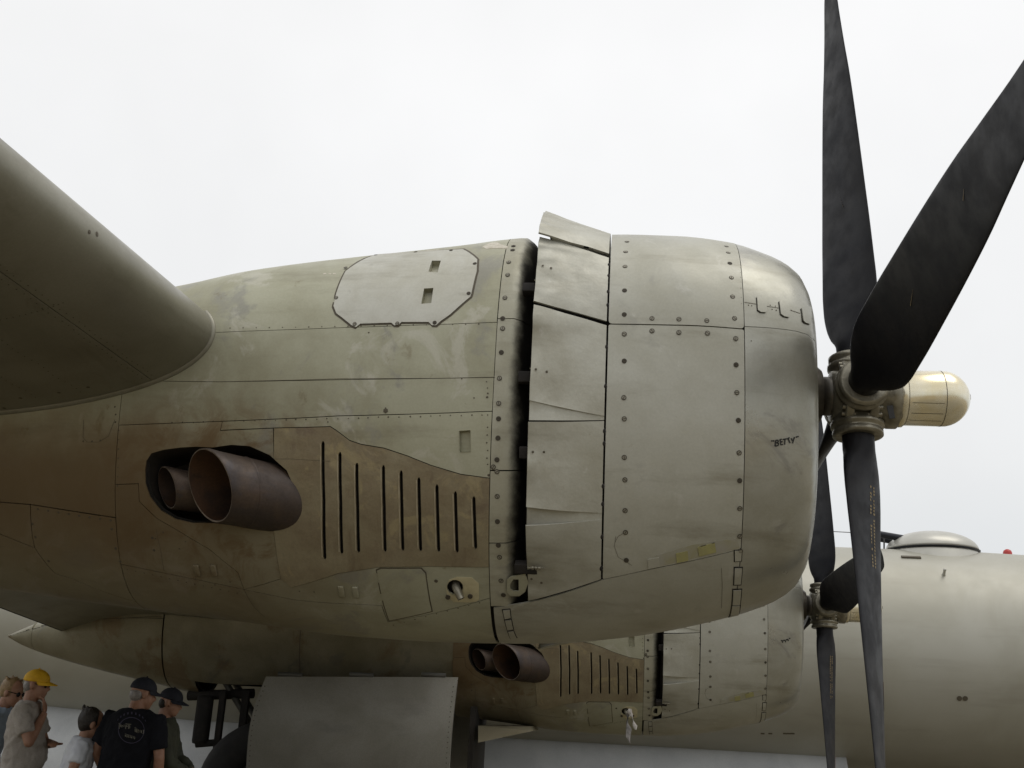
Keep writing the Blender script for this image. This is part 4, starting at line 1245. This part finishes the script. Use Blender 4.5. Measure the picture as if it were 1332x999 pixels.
a_, b_ = un(262, 905, 11.2), un(266, 968, 11.2)
mb = MB(); mb.box((a_ + b_) / 2, (.16, .12, (a_ - b_).length), bev=.04); mb.build('drag_brace', M_edge, lg, LO)
a_, b_ = un(286, 905, 11.2), un(286, 975, 11.2)
mb = MB(); mb.box((a_ + b_) / 2, (.06, .06, (a_ - b_).length + .1)); mb.build('bay_frame', M_edge, lg, LO)
a_, b_ = un(314, 905, 11.2), un(318, 975, 11.2)
mb = MB(); mb.box((a_ + b_) / 2, (.07, .06, (a_ - b_).length + .1)); mb.build('bay_frame', M_edge, lg, LO)
a_, b_ = un(255, 968, 11.2), un(330, 962, 11.2)
mb = MB(); mb.tube([a_, b_], .035, 10); mb.tube([un(245, 905, 11.3), un(330, 902, 11.3)], .05, 10); mb.build('bay_frame', M_edge, lg, LO)
# large gear door on the near side, bowed like the nacelle it closes
mb = MB(); rows = []
T0, T1 = un(346, 880, 10.72), un(598, 881, 10.72)
for i in range(13):
    s_ = i / 12; z = T0.z - 1.12 * s_ ; r_ = []
    for k in range(9):
        t_ = k / 8
        xl = T0.x - .07 * sin(min(1, s_ * 2.2) * pi / 2); xr = T1.x - .02 - .02 * s_
        zz = z + (T1.z - T0.z) * t_
        y = 10.72 - .10 * sin(pi * min(1, s_ * 1.1)) - .03 * s_
        r_.append(Vector((xl + (xr - xl) * t_, y, zz)))
    rows.append(r_)
back = [[p + Vector((0, .05, 0)) for p in r] for r in rows]
mb.grid(rows); mb.grid(back)
for A, B in ((rows[0], back[0]), (rows[-1], back[-1])): mb.grid([A, B], smooth=False)
mb.grid([[r[0] for r in rows], [r[0] for r in back]], smooth=False); mb.grid([[r[-1] for r in rows], [r[-1] for r in back]], smooth=False)
mb.build('gear_door', M_gear_door, lg, LO)
mb = MB()
for k in range(46):
    t_ = k / 45; p = rows[0][0].lerp(rows[0][8], t_); rivet(mb, p + Vector((0, -.004, -.03)), Vector((0, -1, 0)), .006)
for i in range(1, 12):
    for k, dx in ((0, .03), (8, -.03)): rivet(mb, rows[i][k] + Vector((dx, -.004, 0)), Vector((0, -1, 0)), .006); rivet(mb, rows[i][k].lerp(rows[i + 1][k], .5) + Vector((dx, -.004, 0)), Vector((0, -1, 0)), .006)
mb.build('gear_door_rivets', M_rivet, lg, LO, kind='stuff')
for k in (1, 4, 7):
    mb = MB(); mb.tube([rows[0][k] + Vector((-.12, .01, .02)), rows[0][k] + Vector((.12, .01, .02))], .022, 10); mb.build('gear_door_hinge', M_strut, lg, LO)
# far gear door and bay bulkhead, dark behind
mb = MB(); mb.box(((T0.x + T1.x) / 2, 12.15, 1.3), (T1.x - T0.x, .05, 1.1)); mb.build('gear_door', M_gear_door, lg, LO)
mb = MB(); mb.box((T1.x + .12, 11.45, 1.32), (.05, 1.0, .62)); mb.build('bay_bulkhead', M_in, lg, LO)

# ------------------------------------------------------------------ streamer tied under the inboard engine
def ribbon(mb, pts, wd, mi=0):
    rows = []
    for i, p in enumerate(pts):
        d = Vector((cos(i * .9), .35 * sin(i * 1.3), .15 * sin(i))) * wd[i] * .5
        rows.append([p - d, p + Vector((0, -.012, 0)), p + d])
    mb.grid(rows, mi)
M_tape = mat('grey_streamer_cloth', (.34, .32, .31), var=(.10, .095, .09), vscale=9, rough=.8)
M_tape2 = mat('pale_streamer_cloth', (.45, .42, .39), var=(.38, .35, .32), vscale=12, rough=.8)
ys_ = 10.66
st = empty('hanging_streamer', un(819, 923, ys_), category='streamer', label='crumpled grey and white cloth streamer hanging below the inboard engine nacelle')
SO = WL[st]
mb = MB(); ribbon(mb, [un(x, y, ys_ + .01) for x, y in ((819, 922), (817, 930), (816, 940), (818, 948), (817, 958), (819, 965), (821, 972))], [.02, .05, .07, .06, .05, .04, .015]); mb.build('grey_tail', M_tape, st, SO)
mb = MB(); ribbon(mb, [un(x, y, ys_ - .015) for x, y in ((820, 922), (821, 930), (824, 938), (826, 944), (827, 949))], [.02, .05, .055, .05, .02]); mb.build('pale_tail', M_tape2, st, SO)
mb = MB(); mb.ell(un(819, 926, ys_ - .01), (.022, .02, .03), 0, 10, 8); mb.build('knot', M_tape2, st, SO)

# ------------------------------------------------------------------ people
def remesh(mb, name, m_, vox, smooth=2):
    me = mb.mesh(name, m_)
    o = bpy.data.objects.new('tmp', me); COL.objects.link(o)
    r = o.modifiers.new('r', 'REMESH'); r.mode = 'VOXEL'; r.voxel_size = vox; r.use_smooth_shade = True
    sm = o.modifiers.new('s', 'SMOOTH'); sm.factor = .5; sm.iterations = smooth
    dg = bpy.context.evaluated_depsgraph_get()
    res = bpy.data.meshes.new_from_object(o.evaluated_get(dg))
    bpy.data.objects.remove(o); bpy.data.meshes.remove(me)
    res.name = name
    if not res.materials: res.materials.append(m_)
    return res

def person(label, px, head_top_py, Y, H, face, clothes, arms, lean=0.0, headyaw=0.0, headpitch=0.0, belly=0.0, broad=1.0, hair=None, cap=None, glasses=False, sleeve=.55, short=False, head=1.0):
    """px: photo column of the pelvis; head_top_py: photo height of the top of the head; face: heading of the chest, degrees, 0 = towards +X"""
    base = un(px, head_top_py, Y); base.z = 0
    a = radians(face); fd = Vector((cos(a), sin(a), 0)); ld = Vector((-sin(a), cos(a), 0))
    S = H / 1.75; hip = .53 * H
    def T(f, l, z):                     # lean from the hips
        if z > hip:
            k = min(1, (z - hip) / .12); an = lean * k
            f, z = f * cos(an) + (z - hip) * sin(an), hip + (z - hip) * cos(an) - f * sin(an)
        return base + fd * f + ld * l + Vector((0, 0, z))
    root = empty('person', base, category='person', label=label)
    hc = (.035, 0, .922 * H)
    C = T(*hc)
    ha = a + radians(headyaw); hp = radians(headpitch)
    hf = (Vector((cos(ha), sin(ha), 0)) * cos(hp) - Vector((0, 0, 1)) * sin(hp)).normalized(); hl = Vector((-sin(ha), cos(ha), 0)); hu = hf.cross(hl)
    HM = Matrix((hf, hl, hu)).transposed()
    hs = S * head
    h_ = lambda f, l, u: C + HM @ Vector((f, l, u)) * hs
    # ---- body, one surface
    mb = MB()
    mb.ell(h_(-.012, 0, .035), (.098 * hs, .076 * hs, .088 * hs), M=HM)
    mb.ell(h_(.028, 0, -.035), (.066 * hs, .060 * hs, .082 * hs), M=HM)
    mb.ell(h_(.055, 0, -.088), (.034 * hs, .036 * hs, .028 * hs), M=HM)
    mb.tube([h_(.075, 0, .015), h_(.108, 0, -.028), h_(.09, 0, -.042)], [.010 * hs, .016 * hs, .012 * hs], 8)
    mb.ell(h_(.086, 0, -.064), (.012 * hs, .024 * hs, .010 * hs), M=HM, nu=10, nv=8)
    mb.ell(h_(.072, 0, .022), (.022 * hs, .05 * hs, .012 * hs), M=HM, nu=12, nv=8)
    for sg in (1, -1): mb.ell(h_(-.008, sg * .078, -.01), (.024 * hs, .012 * hs, .034 * hs), M=HM, nu=10, nv=8)
    mb.tube([T(-.005, 0, .80 * H), h_(-.025, 0, -.10), h_(-.02, 0, -.03)], [.062 * S * broad, .058 * S, .055 * S], 14)
    prof = [(.49, .10, .150), (.53, .112, .165), (.58, .108, .158), (.64, .110, .158), (.70, .118, .172), (.76, .115, .184), (.80, .100, .180), (.826, .078, .145), (.845, .060, .085)]
    def torso(g, z0=0, z1=2, bl=0.0):
        rows = []
        for z, d, w_ in prof:
            if z < z0 or z > z1: continue
            bb = bl * math.exp(-((z - .60) / .07)**2)
            rows.append([T((d * S * (1 if cos(t) < 0 else 1) + g) * cos(t) + (bb * S * max(0, cos(t))), (w_ * S * broad + g) * sin(t), z * H) for t in [2 * pi * k / 24 for k in range(24)]])
        return rows
    def closed(rows, q):
        n = len(rows[0]); q.grid(rows, 0, True, True); q.add(rows[0], [tuple(range(n))]); q.add(rows[-1], [tuple(range(n))])
    closed(torso(-.012, bl=belly), mb)
    legs = []
    for sg in (1, -1):
        hp_ = T(0, sg * .085 * S * broad, .50 * H); kn = T(.015, sg * .10 * S, .28 * H); an_ = T(-.02, sg * .11 * S, .05 * H); toe = T(.13, sg * .125 * S, .022)
        legs.append((hp_, kn, an_, toe))
        mb.tube([hp_, hp_.lerp(kn, .5), kn, kn.lerp(an_, .35), an_], [.085 * S, .072 * S, .054 * S, .052 * S, .038 * S], 12)
        mb.tube([an_ + Vector((0, 0, -.02)), toe], [.042 * S, .03 * S], 10)
    shl = []
    for sg, el, wr, hd in arms:
        sh = T(-.005, sg * .176 * S * broad, .803 * H); e_ = T(*[q * S for q in el[:2]], el[2] * H); w_ = T(*[q * S for q in wr[:2]], wr[2] * H)
        shl.append((sg, sh, e_, w_))
        mb.tube([sh, sh.lerp(e_, .4), e_], [.056 * S, .050 * S, .041 * S], 12)
        mb.ell(e_, (.042 * S,) * 3, nu=12, nv=8)
        mb.tube([e_, e_.lerp(w_, .35), w_], [.041 * S, .042 * S, .027 * S], 12)
        # hand: palm, four fingers with a bend, thumb from the side of the palm
        dr = (w_ - e_).normalized(); h2 = (T(*[q * S for q in hd[:2]], hd[2] * H) - w_).normalized()
        sd_ = h2.cross(Vector((0, 0, 1)) if abs(h2.z) < .8 else fd).normalized(); nm = sd_.cross(h2)
        pc_ = w_ + h2 * .045 * S
        PM = Matrix((h2, sd_, nm)).transposed()
        mb.ell(pc_, (.052 * S, .042 * S, .018 * S), M=PM, nu=14, nv=8)
        for i, ln in enumerate((.070, .080, .075, .058)):
            b0 = pc_ + h2 * .035 * S + sd_ * (-.030 + .020 * i) * S
            m1 = b0 + (h2 * .9 - nm * .25).normalized() * ln * .55 * S; t1 = m1 + (h2 * .5 - nm * .8).normalized() * ln * .5 * S
            mb.tube([b0, m1, t1], [.0098 * S, .0092 * S, .0075 * S], 8)
        b0 = w_ + h2 * .02 * S - sd_ * .03 * S; m1 = b0 + (h2 * .6 - sd_ * .7).normalized() * .045 * S; t1 = m1 + (h2 * .95 - sd_ * .2 - nm * .3).normalized() * .032 * S
        mb.tube([b0, m1, t1], [.013 * S, .0105 * S, .008 * S], 8)
    link('body', remesh(mb, 'body', M_flesh, .0085, 1), root, (0, 0, 0))
    # ---- clothes
    top_m, leg_m = clothes[0], clothes[1]
    mb = MB(); closed(torso(.021, .50, .85, belly), mb)
    for sg, sh, e_, w_ in shl:
        if sleeve <= 1: end = sh.lerp(e_, sleeve); mb.tube([T(0, sg * .12 * S * broad, .79 * H), sh, sh.lerp(e_, sleeve * .5), end], [.07 * S, .074 * S, .072 * S, .070 * S], 14)
        else: mb.tube([T(0, sg * .12 * S * broad, .79 * H), sh, sh.lerp(e_, .5), e_, e_.lerp(w_, .5), e_.lerp(w_, .92)], [.07 * S, .074 * S, .066 * S, .060 * S, .054 * S, .044 * S], 14)
    shirt = link('shirt', remesh(mb, 'shirt', top_m, .011, 3), root)
    tx = shirt.modifiers.new('folds', 'DISPLACE'); tex = bpy.data.textures.new('folds', 'CLOUDS'); tex.noise_scale = .06
    tx.texture = tex; tx.strength = .03; tx.mid_level = .4; tx.texture_coords = 'GLOBAL'
    mb = MB(); closed(torso(.004, .48, .57, 0), mb)
    for hp_, kn, an_, toe in legs:
        if short: mb.tube([hp_, hp_.lerp(kn, .5), hp_.lerp(kn, .95)], [.10 * S, .095 * S, .10 * S], 14)
        else: mb.tube([hp_, hp_.lerp(kn, .5), kn, kn.lerp(an_, .5), an_], [.100 * S, .088 * S, .072 * S, .066 * S, .066 * S], 14)
    link('trousers', remesh(mb, 'trousers', leg_m, .012, 3), root)
    if len(clothes) > 2 and clothes[2]:
        mb = MB(); rows = torso(.022, .525, .545); 
        zz = [[T((.112 * S + .021) * cos(t), (.165 * S * broad + .021) * sin(t), z * H) for t in [2 * pi * k / 24 for k in range(24)]] for z in (.528, .548)]
        mb.grid(zz, 0, True, True); mb.build('belt', clothes[2], root)
    for hp_, kn, an_, toe in legs:
        mb = MB(); mb.tube([an_ + Vector((0, 0, .01)) - fd * .04, an_ + fd * .03 - Vector((0, 0, .02)), toe + fd * .02 + Vector((0, 0, .012))], [.05 * S, .052 * S, .040 * S], 12); mb.ell(toe + fd * .02 + Vector((0, 0, .012)), (.042 * S, .042 * S, .034 * S), nu=12, nv=8)
        link('shoe', remesh(mb, 'shoe', M_shoe, .010, 1), root)
    if hair:
        mb = MB(); low_ = hair[1] if len(hair) > 1 else -.02
        if not cap: mb.ell(h_(-.030, 0, .030), (.095 * hs, .086 * hs, .104 * hs), M=HM)
        mb.ell(h_(-.052, 0, low_), (.058 * hs, .076 * hs, (.075 if not cap else .06) * hs), M=HM)
        for k in range(0 if cap else 26):
            rr = random.Random(k * 7 + int(px)); t = rr.uniform(1.0, 5.28); uu = rr.uniform(.0, .10)
            mb.ell(h_(-.03 + .088 * cos(t) * .9, .074 * sin(t), .045 + uu * .8), (.014 * hs, .012 * hs, .012 * hs), nu=8, nv=6)
        link('hair', remesh(mb, 'hair', hair[0], .009, 1), root)
    if cap:
        mb = MB(); mb.ell(h_(-.012, 0, .036), (.110 * hs, .089 * hs, .094 * hs), M=HM, zmin=-.12)
        c_ = link('cap', remesh(mb, 'cap', cap, .0085, 1), root)
        mb = MB(); rows = []
        for i in range(5):
            s_ = i / 4
            rows.append([h_((.085 + .085 * s_) * cos(t) * (1 if s_ == 0 else 1), .082 * sin(t) * (1 - .12 * s_ * s_), .040 - .022 * s_ - .012 * (sin(t))**2) for t in [-1.35 + 2.7 * k / 14 for k in range(15)]])
        back = [[p + HM @ Vector((0, 0, -.008)) for p in r] for r in rows]
        mb.grid(rows); mb.grid(back); mb.grid([rows[-1], back[-1]]); mb.build('cap_brim', cap, root)
        mb = MB(); mb.ell(h_(-.012, 0, .131), (.008 * hs,) * 3, nu=8, nv=6); mb.build('cap_button', cap, root)
    if glasses:
        mb = MB()
        for sg in (1, -1): mb.ell(h_(.086, sg * .032, .004), (.010 * hs, .029 * hs, .022 * hs), M=HM, nu=12, nv=8)
        mb.tube([h_(.088, -.01, .008), h_(.088, .01, .008)], .004, 6)
        for sg in (1, -1): mb.tube([h_(.084, sg * .058, .01), h_(.0, sg * .080, .008)], .0035, 6)
        mb.build('sunglasses', M_shades, root)
    return root, T, shirt

M_flesh = mat('skin_tone', (.34, .185, .12), var=(.28, .14, .085), vscale=18, rough=.5, spec=.4)
M_shoe = mat('dark_shoe', (.03, .028, .026), rough=.6)
M_shades = mat('dark_lens', (.006, .006, .007), rough=.12)
M_blond = mat('blond_hair', (.30, .20, .09), var=(.22, .14, .06), vscale=40, rough=.5, bump=.4, bscale=90)
M_dark_hair = mat('dark_brown_hair', (.014, .010, .007), var=(.024, .017, .011), vscale=40, rough=.5, bump=.4, bscale=90)
M_grey_hair = mat('grey_hair', (.28, .26, .24), var=(.18, .16, .15), vscale=40, rough=.5)
M_ltblue = mat('light_blue_cotton', (.34, .42, .52), rough=.85, var=(.29, .36, .45), vscale=6)
M_tan = mat('tan_polo_cotton', (.36, .325, .285), rough=.85, var=(.31, .28, .245), vscale=6, fine=.08)
M_dkgreen = mat('dark_green_cloth', (.035, .04, .03), rough=.85)
M_yellowcap = mat('yellow_cap_cloth', (.72, .42, .012), rough=.7, var=(.62, .34, .01), vscale=20)
M_black = mat('black_cotton', (.006, .0065, .009), rough=.95, var=(.010, .0105, .014), vscale=6, spec=.2)
M_navycap = mat('navy_cap_cloth', (.010, .012, .020), rough=.8)
M_jeans = mat('blue_denim', (.13, .20, .29), rough=.85, var=(.10, .15, .23), vscale=14)
M_white = mat('white_jersey', (.66, .68, .72), rough=.75, var=(.56, .58, .64), vscale=6)
M_blue = mat('blue_stripe', (.08, .20, .50), rough=.7)
M_olive = mat('olive_flight_suit', (.05, .052, .032), rough=.85, var=(.036, .038, .025), vscale=7)
M_print = mat('faded_print', (.20, .19, .145), rough=.8)
M_print2 = mat('violet_print', (.045, .04, .07), rough=.8)

hang = lambda sg: (sg, (-.03, sg * .26, .62), (.06, sg * .27, .475), (.10, sg * .26, .40))
person('blond youth in a light blue shirt cut by the left picture edge', -6, 874, 9.3, 1.70, 5, (M_ltblue, M_jeans), [hang(1), hang(-1)], lean=radians(13), headpitch=14, headyaw=-8, hair=(M_blond, .0), glasses=True)
P2, T2, S2 = person('man in a bright yellow cap and tan polo shirt, hand on his chin', 46, 872, 9.0, 1.755, 14, (M_tan, M_dkgreen),
    [(-1, (.11, -.235, .665), (.155, -.085, .795), (.125, -.02, .87)), (1, (.12, .23, .65), (.26, -.02, .655), (.27, -.12, .665))], belly=.09, headyaw=-6, headpitch=4, cap=M_yellowcap, hair=(M_grey_hair, -.01), glasses=True, broad=1.02, sleeve=.72)
P3, T3, S3 = person('dark-haired boy in a white jersey with blue shoulder stripes', 107, 921, 8.7, 1.46, 28, (M_white, M_jeans), [hang(1), (-1, (-.04, -.25, .64), (.12, -.20, .56), (.2, -.16, .54))], lean=radians(6), headpitch=10, headyaw=8, hair=(M_dark_hair, -.005), broad=.86, head=1.17)
P4, T4, S4 = person('man in a black t-shirt seen from behind, round faded print on its back', 176, 880, 8.6, 1.745, 78, (M_black, M_jeans, M_strut), [(1, (.02, .30, .655), (.16, .27, .55), (.24, .24, .52)), (-1, (.03, -.29, .645), (.14, -.25, .50), (.18, -.22, .44))],
    lean=radians(9), headyaw=-38, headpitch=10, cap=M_navycap, hair=(M_grey_hair, -.02), broad=1.22, belly=.04, sleeve=.78)
P5, T5, S5 = person('man in an olive flight suit and dark cap standing beside the landing gear', 222, 905, 9.35, 1.66, 12, (M_olive, M_olive), [(-1, (.10, -.25, .64), (.26, -.16, .58), (.34, -.12, .57)), (1, (.10, .25, .64), (.26, .16, .58), (.34, .12, .57))],
    lean=radians(-2), headyaw=-10, headpitch=12, cap=M_navycap, hair=(M_dark_hair, -.02), broad=1.12, sleeve=2.0)

# prints that follow the cloth
def shirt_bvh(o):
    dg = bpy.context.evaluated_depsgraph_get(); ev = o.evaluated_get(dg); me = ev.to_mesh()
    V = [v.co + WL[o] for v in me.vertices]
    b = BVHTree.FromPolygons(V, [tuple(p.vertices) for p in me.polygons]); ev.to_mesh_clear(); return b
def decal(bv, quads, name, m_, parent, off=.003, **pr):
    mb = MB()
    for q in quads:
        P = []
        for x, y in q:
            h, n, _, _ = bv.ray_cast(EYE, ray(x, y))
            if h is None: break
            if n.dot(ray(x, y)) > 0: n = -n
            P.append(h + n * off)
        if len(P) == len(q): mb.add(P, [tuple(range(len(P)))])
    if mb.v: mb.build(name, m_, parent, WL[parent], **pr)
bpy.context.view_layer.update()
bv = shirt_bvh(S4)
cz = lambda x, y: (130 + x / 9.17, 890 + y / 9.17)
rq = []
for r0, r1 in ((148, 156),):
    for k in range(36):
        t0, t1 = 2 * pi * k / 36, 2 * pi * (k + 1) / 36
        rq.append([cz(375 + r * cos(t) * 1.0, 550 + r * sin(t)) for r, t in ((r0, t0), (r1, t0), (r1, t1), (r0, t1))])
for k in range(9):
    t = -2.5 + k * .23
    rq.append([cz(375 + 205 * cos(t + d) , 560 + q * sin(t + d)) for q, d in ((200, 0), (228, 0), (228, .09), (200, .09))])
decal(bv, rq, 'print_ring', M_print2, P4, kind='stuff')
rnd = random.Random(5); pq = []
for x0, y0, x1, y1, h_ in ((225, 500, 375, 512, 62), (415, 545, 528, 578, 50), (300, 610, 425, 650, 34)):
    pq.append([cz(x0, y0 - h_ * .55), cz(x1, y1 - h_ * .55), cz(x1, y1 - h_ * .45), cz(x0, y0 - h_ * .45)])
    n_ = int((x1 - x0) / 17)
    for i in range(n_):
        xa = x0 + (x1 - x0) * i / n_; ya = y0 + (y1 - y0) * i / n_
        for seg in range(2):
            if rnd.random() < .85:
                xx = xa + rnd.uniform(0, 7); a0 = ya - h_ * .38 + rnd.uniform(0, .2) * h_; a1 = a0 + h_ * rnd.uniform(.35, .75)
                pq.append([cz(xx, a0), cz(xx + 6, a0 + 1), cz(xx + 6, a1), cz(xx, a1)])
        if rnd.random() < .7: yy = ya + rnd.uniform(-.3, .35) * h_; pq.append([cz(xa, yy), cz(xa + 13, yy + 2), cz(xa + 13, yy + 8), cz(xa, yy + 6)])
decal(bv, pq, 'shirt_print', M_print, P4, off=.004, kind='stuff')
bv = shirt_bvh(S3)
decal(bv, [[(x, 951 + .35 * k), (x + 2.2, 951.5 + .35 * k), (x + 3.5, 966), (x + 1.3, 966)] for k, x in enumerate((95, 99, 103))], 'shoulder_stripe', M_blue, P3, kind='stuff')
bv = shirt_bvh(S5)
decal(bv, [[(227 + 0, 947.5 + 1.1 * k), (239, 946.5 + 1.1 * k), (239, 947.1 + 1.1 * k), (227, 948.1 + 1.1 * k)] for k in range(6)], 'arm_patch', mat('patch_red', (.28, .05, .04), rough=.8), P5, off=.005, kind='stuff')
decal(bv, [[(226.5, 946.8), (239.5, 945.8), (239.5, 953), (226.5, 954)]], 'arm_patch', mat('patch_white', (.30, .25, .23), rough=.8), P5, off=.003)
